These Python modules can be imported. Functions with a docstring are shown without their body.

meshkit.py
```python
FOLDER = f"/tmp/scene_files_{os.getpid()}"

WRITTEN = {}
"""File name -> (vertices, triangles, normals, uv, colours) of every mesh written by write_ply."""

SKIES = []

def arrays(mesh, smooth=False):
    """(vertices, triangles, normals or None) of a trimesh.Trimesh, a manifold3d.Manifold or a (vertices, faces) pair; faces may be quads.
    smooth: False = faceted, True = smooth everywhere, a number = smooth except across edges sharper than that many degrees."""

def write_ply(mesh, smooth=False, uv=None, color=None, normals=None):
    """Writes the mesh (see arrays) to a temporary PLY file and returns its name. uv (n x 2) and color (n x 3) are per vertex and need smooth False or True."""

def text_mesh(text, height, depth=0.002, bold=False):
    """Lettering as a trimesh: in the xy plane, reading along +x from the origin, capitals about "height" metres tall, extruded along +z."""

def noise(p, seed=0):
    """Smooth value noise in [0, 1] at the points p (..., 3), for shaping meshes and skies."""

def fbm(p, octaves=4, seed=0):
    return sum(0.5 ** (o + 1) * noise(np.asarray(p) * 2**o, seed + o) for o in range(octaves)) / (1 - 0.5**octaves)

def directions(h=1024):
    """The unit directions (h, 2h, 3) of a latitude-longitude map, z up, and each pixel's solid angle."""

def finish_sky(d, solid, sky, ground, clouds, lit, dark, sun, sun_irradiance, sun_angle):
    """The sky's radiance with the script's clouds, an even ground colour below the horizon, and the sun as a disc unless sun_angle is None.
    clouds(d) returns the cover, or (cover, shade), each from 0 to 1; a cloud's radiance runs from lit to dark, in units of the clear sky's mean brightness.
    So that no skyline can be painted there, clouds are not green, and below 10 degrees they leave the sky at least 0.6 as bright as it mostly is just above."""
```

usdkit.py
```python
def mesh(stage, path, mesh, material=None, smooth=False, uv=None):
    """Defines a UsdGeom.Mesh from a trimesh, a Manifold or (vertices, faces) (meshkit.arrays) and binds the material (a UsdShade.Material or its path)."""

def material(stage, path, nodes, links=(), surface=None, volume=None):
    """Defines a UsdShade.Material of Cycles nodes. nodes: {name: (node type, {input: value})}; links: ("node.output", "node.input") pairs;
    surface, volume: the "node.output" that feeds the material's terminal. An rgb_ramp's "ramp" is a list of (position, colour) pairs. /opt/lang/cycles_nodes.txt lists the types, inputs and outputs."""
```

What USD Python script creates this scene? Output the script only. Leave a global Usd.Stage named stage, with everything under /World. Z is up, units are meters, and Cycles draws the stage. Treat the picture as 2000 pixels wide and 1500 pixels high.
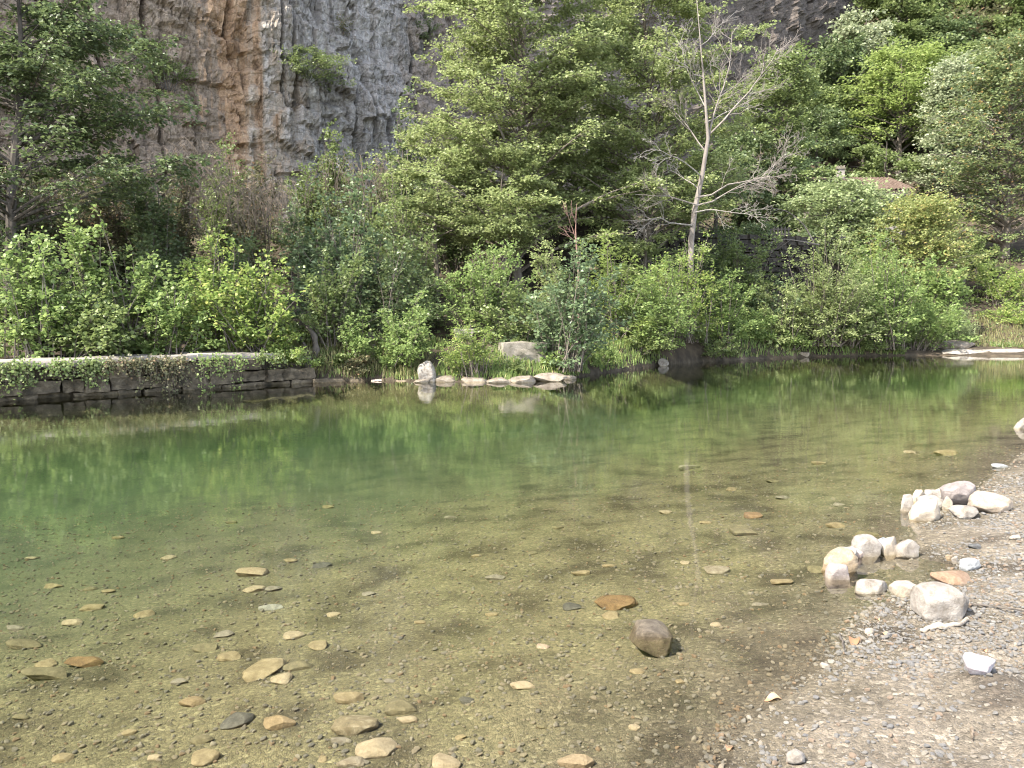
import math
import numpy as np, trimesh, usdkit, meshkit
from scipy.interpolate import RegularGridInterpolator
from pxr import Usd, UsdGeom, UsdLux, UsdShade, Gf, Sdf, Vt

stage = Usd.Stage.CreateInMemory()
UsdGeom.SetStageUpAxis(stage, UsdGeom.Tokens.z)
UsdGeom.SetStageMetersPerUnit(stage, 1.0)
UsdGeom.Xform.Define(stage, '/World'); UsdGeom.Scope.Define(stage, '/World/Looks')

# ------------------------------------------------------------------ camera, sky, sun, exposure
CAM_H, FPX, HORIZON = 1.65, 1540.0, 610.0          # metres, focal length in pixels of the 2000 px photograph, row of the horizon
PITCH = math.atan((750 - HORIZON) / FPX)
SUN_AZ, SUN_EL = math.radians(-127), math.radians(47)     # azimuth of the sun, from +y towards +x
SUN_I, SKY_S, EXPOSURE = 0.88, 0.15, 2.25
cam = UsdGeom.Camera.Define(stage, '/World/camera')
cam.AddTranslateOp().Set((0, 0, CAM_H)); cam.AddRotateXOp().Set(90 - math.degrees(PITCH))
cam.CreateHorizontalApertureAttr(36.0); cam.CreateVerticalApertureAttr(27.0)
cam.CreateFocalLengthAttr(36.0 * FPX / 2000); cam.CreateClippingRangeAttr((0.05, 2000))
cam.CreateExposureAttr(EXPOSURE)
SUN = np.array([math.sin(SUN_AZ) * math.cos(SUN_EL), math.cos(SUN_AZ) * math.cos(SUN_EL), math.sin(SUN_EL)])
usdkit.material(stage, '/World/Looks/sky', {
    's': ('sky_texture', {'sky_type': 'single_scattering', 'sun_disc': False, 'sun_elevation': SUN_EL, 'sun_rotation': SUN_AZ, 'aerosol_density': 1.6}),
    'h': ('hsv', {'saturation': .6}), 'b': ('background_shader', {'strength': SKY_S})}, [('s.color', 'h.color'), ('h.color', 'b.color')], surface='b.background')
sky = UsdLux.DomeLight.Define(stage, '/World/sky')
UsdShade.MaterialBindingAPI.Apply(sky.GetPrim()).Bind(UsdShade.Material.Get(stage, '/World/Looks/sky'))
sky.GetPrim().SetCustomDataByKey('kind', 'structure')
sun = UsdLux.DistantLight.Define(stage, '/World/sun')
sun.CreateIntensityAttr(SUN_I); sun.CreateAngleAttr(0.5); sun.CreateColorAttr((1.0, 0.93, 0.82)); sun.CreateNormalizeAttr(True)
_z = SUN / np.linalg.norm(SUN); _x = np.cross([0, 0, 1.0], _z); _x /= np.linalg.norm(_x); _y = np.cross(_z, _x)
sun.AddTransformOp().Set(Gf.Matrix4d(*_x, 0, *_y, 0, *_z, 0, 0, 0, 30, 1))

# ------------------------------------------------------------------ helpers
def ray(u, v):
    a, b = (u - 1000) / FPX, (750 - v) / FPX
    return np.array([a, math.cos(PITCH) + b * math.sin(PITCH), -math.sin(PITCH) + b * math.cos(PITCH)])
def at(u, v, Y):
    d = ray(u, v); return np.array([0, 0, CAM_H]) + d * Y / d[1]
def on_water(u, v):
    d = ray(u, v); return np.array([0, 0, CAM_H]) + d * CAM_H / -d[2]
USED = {}
def numbered(parent, name):
    n = USED.get((parent, name), 0); USED[(parent, name)] = n + 1
    return f'{parent}/{name}' if n == 0 else f'{parent}/{name}_{n:03d}'
def tag(p, label=None, cat=None, group=None, kind=None):
    for k, v in (('label', label), ('category', cat), ('group', group), ('kind', kind)):
        if v: p.SetCustomDataByKey(k, v)
    return p
def thing(name, loc, label=None, cat=None, group=None, kind=None, rz=0.0, scale=None):
    x = UsdGeom.Xform.Define(stage, numbered('/World', name))
    x.AddTranslateOp().Set(Gf.Vec3d(*map(float, loc)))
    if rz: x.AddRotateZOp().Set(float(rz))
    if scale is not None: x.AddScaleOp().Set(Gf.Vec3f(*map(float, scale)))
    return tag(x.GetPrim(), label, cat, group, kind)
def put(name, mesh, mat, parent=None, smooth=False, tint=None, label=None, cat=None, group=None, kind=None, loc=None):
    path = numbered(str(parent.GetPath()) if parent else '/World', name)
    m = usdkit.mesh(stage, path, mesh, f'/World/Looks/{mat}', smooth)
    if tint is not None:
        UsdGeom.PrimvarsAPI(m).CreatePrimvar('tint', Sdf.ValueTypeNames.FloatArray, 'vertex').Set(Vt.FloatArray.FromNumpy(np.asarray(tint, np.float32)))
    if loc is not None: m.AddTranslateOp().Set(Gf.Vec3d(*map(float, loc)))
    return tag(m.GetPrim(), label, cat, group, kind)
def fbm(p, o=4, seed=0): return meshkit.fbm(p, o, seed) - 0.5
def join(parts):
    vs, fs, n = [], [], 0
    for v, f in parts:
        vs.append(v); fs.append(f + n); n += len(v)
    return np.vstack(vs), np.vstack(fs)
def unit(a): return a / np.maximum(np.linalg.norm(a, axis=-1, keepdims=True), 1e-9)
def tubes(P, R, n=4):
    """K tubes through P (K, m, 3) with radii R (K, m), joined."""
    P = np.asarray(P, float); R = np.asarray(R, float); K, m, _ = P.shape
    T = unit(np.gradient(P, axis=1)); mean = unit(P[:, -1] - P[:, 0])
    ref = np.where(np.abs(mean[:, 2:3]) > .75, np.array([[1., 0, 0]]), np.array([[0, 0, 1.]]))[:, None, :]
    A = unit(np.cross(T, np.broadcast_to(ref, T.shape))); B = np.cross(T, A)
    th = np.arange(n) * 2 * np.pi / n
    V = P[:, :, None] + R[:, :, None, None] * (np.cos(th)[None, None, :, None] * A[:, :, None] + np.sin(th)[None, None, :, None] * B[:, :, None])
    idx = np.arange(K * m * n).reshape(K, m, n)
    a, b = idx[:, :-1], idx[:, 1:]; a2, b2 = np.roll(a, -1, 2), np.roll(b, -1, 2)
    F = np.stack([np.stack([a, b, b2], -1), np.stack([a, b2, a2], -1)], -2).reshape(-1, 3)
    return V.reshape(-1, 3), F
def bezier(a, c, b, m):
    t = np.linspace(0, 1, m)[None, :, None]
    return (1 - t) ** 2 * a[:, None] + 2 * t * (1 - t) * c[:, None] + t ** 2 * b[:, None]
def leaf_mesh(pos, axis, nrm, size, rng, oval=False, slim=0.42):
    """One small folded leaf at every point; returns vertices, faces, a random tint for each leaf's vertices."""
    N = len(pos); axis = unit(axis); side = unit(np.cross(axis, nrm)); up = np.cross(side, axis); s = np.broadcast_to(size, (N,))[:, None]
    def at_(x, y, z): return pos + s * (x * axis + y * side + z * up)
    if oval:
        V = np.stack([at_(0, 0, 0), at_(.33, slim, .10), at_(.72, slim * .82, .06), at_(1, 0, -.06), at_(.72, -slim * .82, .06), at_(.33, -slim, .10)], 1)
        f = np.array([[0, 1, 5], [1, 2, 4], [1, 4, 5], [2, 3, 4]])
    else:
        V = np.stack([at_(0, 0, 0), at_(.5, slim, .12), at_(1, 0, -.08), at_(.5, -slim, .12)], 1); f = np.array([[0, 1, 2], [0, 2, 3]])
    k = V.shape[1]
    F = (np.arange(N) * k)[:, None, None] + f[None]
    return V.reshape(-1, 3), F.reshape(-1, 3), np.repeat(rng.random(N), k)

# ------------------------------------------------------------------ materials
def mat(name, nodes, links, surface='p.BSDF', volume=None): usdkit.material(stage, f'/World/Looks/{name}', nodes, links, surface=surface, volume=volume)
LEAF = 1.45
def leaf_mat(name, ramp, trans=.4, gloss=.35, rough=.45):
    ramp = [(p, tuple(x * LEAF for x in c)) for p, c in ramp]; light = [(p, tuple(min(.5, x * 1.35 + .005) for x in c)) for p, c in ramp]
    mat(name, {'a': ('attribute', {'attribute': 'tint'}), 'r': ('rgb_ramp', {'ramp': ramp}), 'r2': ('rgb_ramp', {'ramp': light}),
               'p': ('principled_bsdf', {'roughness': rough, 'specular_ior_level': gloss}), 't': ('translucent_bsdf', {}), 'm': ('mix_closure', {'fac': trans})},
        [('a.fac', 'r.fac'), ('a.fac', 'r2.fac'), ('r.color', 'p.base_color'), ('r2.color', 't.color'), ('p.BSDF', 'm.closure1'), ('t.BSDF', 'm.closure2')], surface='m.closure')
def two(a, b, extra=()): return [(0, a), (.85, b), *extra]
leaf_mat('leaf_alder', two((.085, .11, .035), (.185, .21, .09)), .42, .4)
leaf_mat('leaf_bright', two((.07, .11, .025), (.17, .21, .06), [(1, (.24, .24, .08))]), .48, .35)
leaf_mat('leaf_fresh', two((.065, .10, .028), (.14, .18, .06)), .42, .35)
leaf_mat('leaf_mid', two((.052, .076, .022), (.115, .14, .05)), .36, .45)
leaf_mat('leaf_dark', two((.035, .054, .02), (.08, .102, .04)), .3, .45)
leaf_mat('leaf_blue', two((.042, .068, .032), (.095, .125, .058)), .32, .45)
leaf_mat('leaf_silver', two((.11, .13, .07), (.21, .23, .14)), .32, .5)
leaf_mat('leaf_fig', two((.10, .13, .05), (.185, .215, .105)), .35, .5)
leaf_mat('leaf_yellow', two((.095, .115, .035), (.185, .20, .075), [(1, (.25, .19, .07))]), .42, .35)
leaf_mat('leaf_lime', two((.09, .125, .03), (.17, .205, .065)), .5, .3)
leaf_mat('leaf_olive', two((.05, .055, .028), (.11, .105, .055), [(1, (.16, .10, .06))]), .3, .3)
leaf_mat('leaf_autumn', two((.05, .075, .03), (.125, .145, .06), [(.95, (.16, .14, .05)), (1, (.22, .14, .06))]), .38, .4)
leaf_mat('leaf_dead', two((.16, .09, .05), (.34, .2, .12)), .3, .2)
leaf_mat('grass_green', two((.06, .095, .025), (.13, .165, .055), [(1, (.20, .18, .08))]), .4, .3)
leaf_mat('grass_dry', two((.07, .07, .03), (.15, .14, .065)), .3, .25)
def bark(name, a, b, scale=9.0):
    mat(name, {'g': ('geometry', {}), 'm': ('mapping', {'scale': (1, 1, .25)}), 'n': ('noise_texture', {'scale': scale, 'detail': 6, 'roughness': .65}), 'r': ('rgb_ramp', {'ramp': [(.3, a), (.7, b)]}),
               'b': ('bump', {'strength': .5, 'distance': .02}), 'p': ('principled_bsdf', {'roughness': .85, 'specular_ior_level': .2})},
        [('g.position', 'm.vector'), ('m.vector', 'n.vector'), ('n.fac', 'r.fac'), ('r.color', 'p.base_color'), ('n.fac', 'b.height'), ('b.normal', 'p.normal')])
bark('bark_brown', (.06, .05, .04), (.17, .145, .12)); bark('bark_grey', (.12, .108, .098), (.24, .22, .20)); bark('bark_pale', (.10, .086, .076), (.21, .185, .165))
bark('bark_red', (.13, .075, .06), (.23, .15, .12)); bark('bark_dark', (.03, .027, .024), (.11, .095, .08)); bark('bark_stick', (.16, .13, .10), (.38, .33, .27), 30); bark('twig_dry', (.07, .055, .04), (.19, .155, .12), 20)
def rock(name, a, b, c, scale=13.0, vein=None, bump=.6, rough=.8, spec=.3, algae=.0):
    """Mottled stone; below the waterline a film of olive algae."""
    a, b, c = (tuple(x * .80 for x in q) for q in (a, b, c))
    nodes = {'t': ('texture_coordinate', {}), 'n': ('noise_texture', {'scale': scale, 'detail': 7, 'roughness': .62, 'distortion': .4}), 'r': ('rgb_ramp', {'ramp': [(.3, a), (.5, b), (.72, c)]}),
             'n2': ('noise_texture', {'scale': scale * 7, 'detail': 5, 'roughness': .7}), 'mx': ('mix', {'mix_type': 'overlay', 'fac': .55}),
             'g': ('geometry', {}), 's': ('separate_xyz', {}), 'w': ('map_range', {'from_min': .035, 'from_max': -.02, 'to_min': 0, 'to_max': 1, 'clamp': True}),
             'wm': ('mix', {'mix_type': 'multiply', 'color2': (.94, .88, .68)}), 'b': ('bump', {'strength': bump, 'distance': .02}), 'p': ('principled_bsdf', {'roughness': rough, 'specular_ior_level': spec})}
    links = [('t.object', 'n.vector'), ('t.object', 'n2.vector'), ('n.fac', 'r.fac'), ('r.color', 'mx.color1'), ('n2.color', 'bw.color'), ('bw.val', 'mx.color2'), ('g.position', 's.vector'), ('s.z', 'w.value'),
             ('w.result', 'wm.fac'), ('mx.color', 'wm.color1'), ('wm.color', 'p.base_color'), ('n2.fac', 'b.height'), ('b.normal', 'p.normal')]
    nodes['bw'] = ('rgb_to_bw', {})
    mat(name, nodes, links)
rock('rock_white', (.13, .108, .085), (.255, .23, .20), (.345, .325, .298)); rock('rock_pink', (.27, .21, .185), (.37, .30, .27), (.45, .40, .37)); rock('rock_cream', (.24, .20, .15), (.34, .295, .235), (.43, .385, .325))
rock('rock_apricot', (.22, .175, .13), (.32, .265, .205), (.39, .34, .28)); rock('rock_ochre', (.16, .125, .08), (.27, .21, .14), (.36, .30, .22)); rock('rock_mauve', (.15, .125, .115), (.23, .20, .185), (.30, .265, .25))
rock('rock_grey', (.14, .13, .12), (.22, .205, .19), (.31, .29, .265)); rock('rock_slate', (.05, .05, .05), (.10, .10, .098), (.16, .16, .155)); rock('rock_blue', (.17, .18, .185), (.27, .28, .285), (.42, .42, .41))
rock('rock_rust', (.15, .095, .06), (.24, .16, .105), (.33, .24, .17)); rock('rock_tan', (.16, .13, .085), (.26, .22, .15), (.37, .325, .245)); rock('rock_olive', (.10, .09, .06), (.17, .155, .105), (.26, .235, .165))
rock('rock_umber', (.06, .048, .035), (.13, .107, .08), (.22, .187, .145), 16, bump=.9); rock('rock_brown', (.09, .06, .035), (.18, .12, .065), (.26, .185, .105)); rock('rock_spotted', (.11, .095, .065), (.22, .19, .14), (.46, .425, .36), 14); rock('rock_lilac', (.24, .20, .22), (.40, .37, .385), (.50, .48, .48))
rock('rock_ledge', (.09, .073, .055), (.19, .16, .125), (.29, .255, .21), 5); rock('wall_stone', (.025, .021, .014), (.08, .064, .044), (.18, .148, .105), 6, bump=.8); rock('cap_stone', (.16, .14, .115), (.27, .24, .205), (.36, .325, .285), 4, bump=.5)
rock('masonry', (.018, .015, .011), (.045, .038, .03), (.085, .07, .055), 4, bump=.7); rock('block_stone', (.09, .085, .06), (.20, .18, .145), (.32, .29, .245), 4, bump=.7)

# ------------------------------------------------------------------ the lie of the land
FAR_PX = [(0, 783), (300, 765), (500, 752), (620, 746), (730, 743), (820, 745), (1000, 747), (1120, 738), (1200, 726), (1280, 715), (1360, 708), (1560, 698), (1700, 695), (1830, 694), (2000, 696)]
FAR = np.array([on_water(*p)[:2] for p in FAR_PX])
FAR = np.vstack([FAR[0] - 14 * np.array([.69, .66]), FAR[0] - 5 * np.array([.7, .67]), FAR, FAR[-1] + [6, -.6], FAR[-1] + [26, -6], FAR[-1] + [70, -20]])
NEAR_PX = [(1425, 1500), (1450, 1430), (1490, 1390), (1580, 1330), (1640, 1270), (1690, 1195), (1745, 1165), (1790, 1150), (1850, 1125), (1870, 1105), (1800, 1090), (1790, 1050), (1850, 1000), (1905, 960), (1960, 915), (2000, 886)]
NEAR = np.array([on_water(*p)[:2] for p in NEAR_PX])
NEAR = np.vstack([[-14, -6], [-3, -.2], [0.2, 1.9], NEAR, [8.2, 11.5], [12, 14.5], [20, 19], [40, 24], [90, 28]])
def polyline(P, pts):
    """Signed distance (+ on the left of the line), distance along it."""
    pts = np.asarray(pts, float); best = np.full(len(pts), 1e9); sgn = np.zeros(len(pts)); along = np.zeros(len(pts)); acc = 0.0
    for a, b in zip(P[:-1], P[1:]):
        d = b - a; L = np.hypot(*d); t = np.clip(((pts - a) @ d) / L ** 2, 0, 1)
        q = a + t[:, None] * d; r = pts - q; dist = np.hypot(r[:, 0], r[:, 1]); cr = d[0] * r[:, 1] - d[1] * r[:, 0]
        m = dist < best - 1e-9
        best = np.where(m, dist, best); sgn = np.where(m, np.sign(cr), sgn); along = np.where(m, acc + t * L, along); acc += L
    return best * np.where(sgn == 0, 1, sgn), along
ACC = np.concatenate([[0], np.cumsum(np.hypot(*np.diff(FAR, axis=0).T))])
TA = {p[0]: ACC[i + 2] for i, p in enumerate(FAR_PX)}; TA[560] = (TA[500] + TA[620]) / 2
S_ = np.array([0, .22, .5, 1.2, 2.2, 4, 7, 10, 13.5, 17, 22, 30, 42, 60, 90, 140])
#            s:     0   .22  .5   1.2  2.2  4    7    10   13.5 17   22   30   42   60   90  140
PROF = [(0,        [0, .40, .66, .68, .70, 1.0, 1.9, 3.1, 4.4, 6.0, 8.5, 14, 22, 36, 50, 60]),
        (TA[500],  [0, .40, .66, .68, .70, 1.0, 1.9, 3.1, 4.4, 6.0, 8.5, 14, 22, 36, 50, 60]),
        (TA[620],  [0, .32, .60, .88, 1.05, 1.3, 2.0, 3.2, 4.5, 6.0, 8.5, 14, 22, 36, 50, 60]),
        (TA[730],  [0, .25, .50, .80, 1.00, 1.3, 2.1, 3.3, 4.6, 6.0, 8.5, 14, 22, 36, 50, 60]),
        (TA[820],  [0, .08, .18, .42, .75, 1.2, 2.0, 3.2, 4.5, 5.7, 7.5, 13, 22, 36, 50, 60]),
        (TA[1120], [0, .12, .25, .58, .90, 1.3, 2.0, 3.0, 4.2, 5.6, 6.6, 10, 20, 34, 50, 60]),
        (TA[1360], [0, .45, .85, 1.0, 1.1, 1.5, 2.5, 3.6, 5.4, 5.8, 7.4, 12, 21, 36, 50, 60]),
        (TA[1700], [0, .20, .40, .60, .90, 1.6, 3.0, 4.3, 5.4, 6.0, 8.5, 15, 25, 40, 58, 66]),
        (TA[1830], [0, .05, .10, .16, .30, .9, 2.2, 3.8, 4.8, 5.6, 8.5, 15, 26, 42, 60, 70]),
        (TA[2000] + 30, [0, .05, .10, .14, .30, .9, 2.2, 3.8, 4.8, 5.6, 8.5, 15, 26, 42, 60, 70]), (ACC[-1] + 1, [0, .05, .10, .2, .5, 1.2, 2.4, 4.0, 5.0, 6, 9, 15, 26, 42, 60, 70])]
LAND = RegularGridInterpolator((np.array([p[0] for p in PROF]), S_), np.array([p[1] for p in PROF], float), bounds_error=False, fill_value=None)
def land(x, y):
    """Height of the ground and how much of it is soil (0 gravel, 1 soil) at the points."""
    x, y = np.broadcast_arrays(np.asarray(x, float), np.asarray(y, float)); sh = x.shape; p = np.stack([x.ravel(), y.ravel()], 1)
    sf, tf = polyline(FAR, p); sn, _ = polyline(NEAR, p); sn = -sn                 # sf > 0 beyond the far bank, sn > 0 up the gravel bank
    P3 = np.column_stack([p, np.zeros(len(p))])
    far = LAND(np.column_stack([tf, np.clip(sf, 0, 139)])) + np.clip(sf, 0, 3) / 3 * (.25 * fbm(P3 * .7, 3, 5) + np.clip(sf - 10, 0, 10) * .12 * fbm(P3 * .25, 3, 7))
    dn = -sn; df = -sf                                                          # distances into the river from either shore
    depth = 1.55 * (1 - np.exp(-np.clip(dn, 0, None) * .095)) * (1 - .25 * np.exp(-((p[:, 0] - 9) / 6) ** 2))
    depth = np.minimum(depth, .12 + np.clip(df, 0, None) * .55)
    bed = -depth * (1 + .25 * fbm(P3 * .6, 3, 11)) + .05 * fbm(P3 * 1.6, 3, 13) * np.clip(dn, 0, 1) - .006 * np.clip(dn * 8, 0, 1)
    dune = np.clip(sn, 0, .8) / .8
    bank = .30 * (1 - np.exp(-np.clip(sn, 0, None) * .38)) + .045 * np.clip(sn, 0, 12) + dune * (.10 * fbm(P3 * 1.1, 3, 17) + .11 * fbm(P3 * 4.5, 4, 19)) + (.018 + .06 * np.clip(fbm(P3 * 1.3, 3, 29) * 4, 0, 1)) * fbm(P3 * 10, 4, 23) * np.clip(sn * 4 + .3, 0, 1)
    bank = np.where(sn > 12, bank + (sn - 12) * .25, bank)
    z = np.where(sf > 0, far, np.where(sn > 0, bank + .004, bed))
    soil = np.clip(sf * 25 + .6, 0, 1)
    return z.reshape(sh), soil.reshape(sh)
def gz(x, y): return float(land(np.array([x]), np.array([y]))[0][0])
def on_ground(u, v, lo=1.0, hi=90.0):
    d = ray(u, v); Y = np.linspace(lo, hi, 4000) if hi > 20 else np.linspace(lo, hi, 1500); s = Y / d[1]
    z = land(d[0] * s, Y)[0]; hit = np.nonzero(CAM_H + d[2] * s <= z)[0]; i = hit[0] if len(hit) else len(Y) - 1
    return np.array([d[0] * s[i], Y[i], z[i]])

def axis_(a, b, n): return np.linspace(a, b, n, endpoint=False)
gx = np.concatenate([axis_(-90, -25, 20), axis_(-25, -7, 50), axis_(-7, -.5, 90), axis_(-.5, 7.5, 230), axis_(7.5, 30, 75), np.linspace(30, 120, 30)])
gy = np.concatenate([axis_(-30, 1.5, 16), axis_(1.5, 8, 200), axis_(8, 14, 70), axis_(14, 34, 110), axis_(34, 80, 45), np.linspace(80, 150, 20)])
X, Yg = np.meshgrid(gx, gy); Z, SOIL = land(X, Yg)
idx = np.arange(X.size).reshape(X.shape); a, b, c, d = idx[:-1, :-1], idx[:-1, 1:], idx[1:, 1:], idx[1:, :-1]
GF = np.concatenate([np.stack([a, b, c], -1).reshape(-1, 3), np.stack([a, c, d], -1).reshape(-1, 3)])
mat('ground', {
    'g': ('geometry', {}), 's': ('separate_xyz', {}), 'soil': ('attribute', {'attribute': 'tint'}),
    'v1': ('voronoi_texture', {'scale': 55}), 'v2': ('voronoi_texture', {'scale': 150}), 'v3': ('voronoi_texture', {'scale': 22}), 'big': ('noise_texture', {'scale': 2.2, 'detail': 6, 'roughness': .6}), 'fine': ('noise_texture', {'scale': 90, 'detail': 4}),
    'sc1': ('separate_color', {}), 'sc2': ('separate_color', {}), 'sc3': ('separate_color', {}),
    'r1': ('rgb_ramp', {'ramp': [(q_, (c_[0] * .80, c_[1] * .75, c_[2] * .68)) for q_, c_ in [(0, (.07, .067, .06)), (.25, (.12, .112, .10)), (.55, (.175, .163, .143)), (.8, (.215, .195, .165)), (.93, (.30, .28, .255)), (1, (.42, .405, .38))]]}),
    'r2': ('rgb_ramp', {'ramp': [(q_, (c_[0] * .80, c_[1] * .75, c_[2] * .68)) for q_, c_ in [(0, (.11, .102, .088)), (.5, (.19, .176, .155)), (1, (.30, .28, .255))]]}),
    'r3': ('rgb_ramp', {'ramp': [(.37, (.36, .33, .30)), (.47, (.74, .72, .68)), (.60, (1.0, .97, .93))]}),
    'mx': ('mix', {'fac': .45}), 'mb': ('mix', {'mix_type': 'multiply', 'fac': .9}),
    'wn': ('math', {'math_type': 'multiply_add', 'value2': .10, 'value3': -.05}), 'za': ('math', {'math_type': 'add'}),
    'wet': ('map_range', {'from_min': .075, 'from_max': .012, 'to_min': 0, 'to_max': 1, 'clamp': True}), 'mw': ('mix', {'mix_type': 'multiply', 'color2': (.66, .65, .57)}),
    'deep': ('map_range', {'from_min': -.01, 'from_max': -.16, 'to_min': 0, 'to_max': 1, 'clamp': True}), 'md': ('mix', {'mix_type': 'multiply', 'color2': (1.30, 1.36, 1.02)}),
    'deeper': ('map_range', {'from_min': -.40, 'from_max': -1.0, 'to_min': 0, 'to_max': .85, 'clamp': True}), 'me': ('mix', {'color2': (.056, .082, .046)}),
    'rs': ('rgb_ramp', {'ramp': [(.3, (.022, .018, .012)), (.5, (.05, .038, .025)), (.7, (.085, .066, .043))]}), 'ms': ('mix', {}),
    'hs': ('math', {'math_type': 'add'}), 'b': ('bump', {'strength': .55, 'distance': .012, 'invert': True}), 'p': ('principled_bsdf', {'roughness': .85, 'specular_ior_level': .25})},
    [('g.position', 's.vector'), *[('g.position', f'{k}.vector') for k in ('v1', 'v2', 'v3', 'big', 'fine')], ('v1.color', 'sc1.color'), ('v2.color', 'sc2.color'),
     ('sc1.r', 'r1.fac'), ('sc2.r', 'r2.fac'), ('r1.color', 'mx.color1'), ('r2.color', 'mx.color2'), ('big.fac', 'r3.fac'), ('mx.color', 'mb.color1'), ('r3.color', 'mb.color2'),
     ('big.fac', 'wn.value1'), ('s.z', 'za.value1'), ('wn.value', 'za.value2'), ('za.value', 'wet.value'), ('wet.result', 'mw.fac'), ('mb.color', 'mw.color1'),
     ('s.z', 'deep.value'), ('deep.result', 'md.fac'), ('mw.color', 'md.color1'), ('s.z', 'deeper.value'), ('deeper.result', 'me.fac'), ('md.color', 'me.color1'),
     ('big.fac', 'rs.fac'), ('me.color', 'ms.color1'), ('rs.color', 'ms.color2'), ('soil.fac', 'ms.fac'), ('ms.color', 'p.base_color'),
     ('v1.distance', 'hs.value1'), ('v2.distance', 'hs.value2'), ('hs.value', 'b.height'), ('b.normal', 'p.normal')])
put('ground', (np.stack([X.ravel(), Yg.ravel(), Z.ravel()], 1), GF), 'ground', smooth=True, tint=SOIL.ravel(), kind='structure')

# water: a closed body whose floor lies under the river bed; clear green water
wx0, wx1, wy0, wy1 = -60, 95, -20, 45
mat('water', {'g': ('geometry', {}), 'm': ('mapping', {'scale': (1.0, 1.7, 1.0)}), 'n': ('noise_texture', {'scale': 5.0, 'detail': 3, 'roughness': .55}), 'n2': ('noise_texture', {'scale': 1.1, 'detail': 2}), 'ad': ('math', {'math_type': 'multiply_add', 'value2': 2.0}),
              'b': ('bump', {'strength': 1.0, 'distance': .0009}), 'gl': ('glossy_bsdf', {'roughness': .0, 'color': (1, 1, 1)}), 't': ('transparent_bsdf', {'color': (1, 1, 1)}), 'f': ('fresnel', {'IOR': 1.333}), 'mix': ('mix_closure', {}),
              'v': ('absorption_volume', {'color': (.77, .845, .745), 'density': .50})},
    [('g.position', 'm.vector'), ('m.vector', 'n.vector'), ('m.vector', 'n2.vector'), ('n2.fac', 'ad.value1'), ('n.fac', 'ad.value3'), ('ad.value', 'b.height'), ('b.normal', 'gl.normal'), ('f.fac', 'mix.fac'), ('t.BSDF', 'mix.closure1'), ('gl.BSDF', 'mix.closure2')], surface='mix.closure', volume='v.volume')
wb = trimesh.creation.box([wx1 - wx0, wy1 - wy0, 2.6]); wb.apply_translation([(wx0 + wx1) / 2, (wy0 + wy1) / 2, -1.3])
put('water', wb, 'water', kind='structure')

# ------------------------------------------------------------------ cliff
CL = np.array([[-46, 3], [-30, 14], [-17, 26], [-3, 39.5], [14, 54], [30, 68], [42, 84]], float)
cacc = np.concatenate([[0], np.cumsum(np.hypot(*np.diff(CL, axis=0).T))]); C_IN, C_OUT = cacc[2], cacc[3]
nt, nz_ = 600, 250
tt, zz = np.meshgrid(np.concatenate([np.linspace(0, cacc[2] - 2, 60, endpoint=False), np.linspace(cacc[2] - 2, cacc[3] + 3, 420, endpoint=False), np.linspace(cacc[3] + 3, cacc[-1], 120)]), np.linspace(0, 1, nz_))
cx, cy = np.interp(tt, cacc, CL[:, 0]), np.interp(tt, cacc, CL[:, 1])
bz = np.interp(tt, cacc, [1, 2, 2.5, 4, 7, 12, 16]); tz = np.interp(tt, cacc, [17, 21, 26, 40, 47, 56, 60]); hz = bz + (tz - bz) * zz
dirs = np.gradient(np.stack([cx[0], cy[0]], 1), axis=0)
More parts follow.
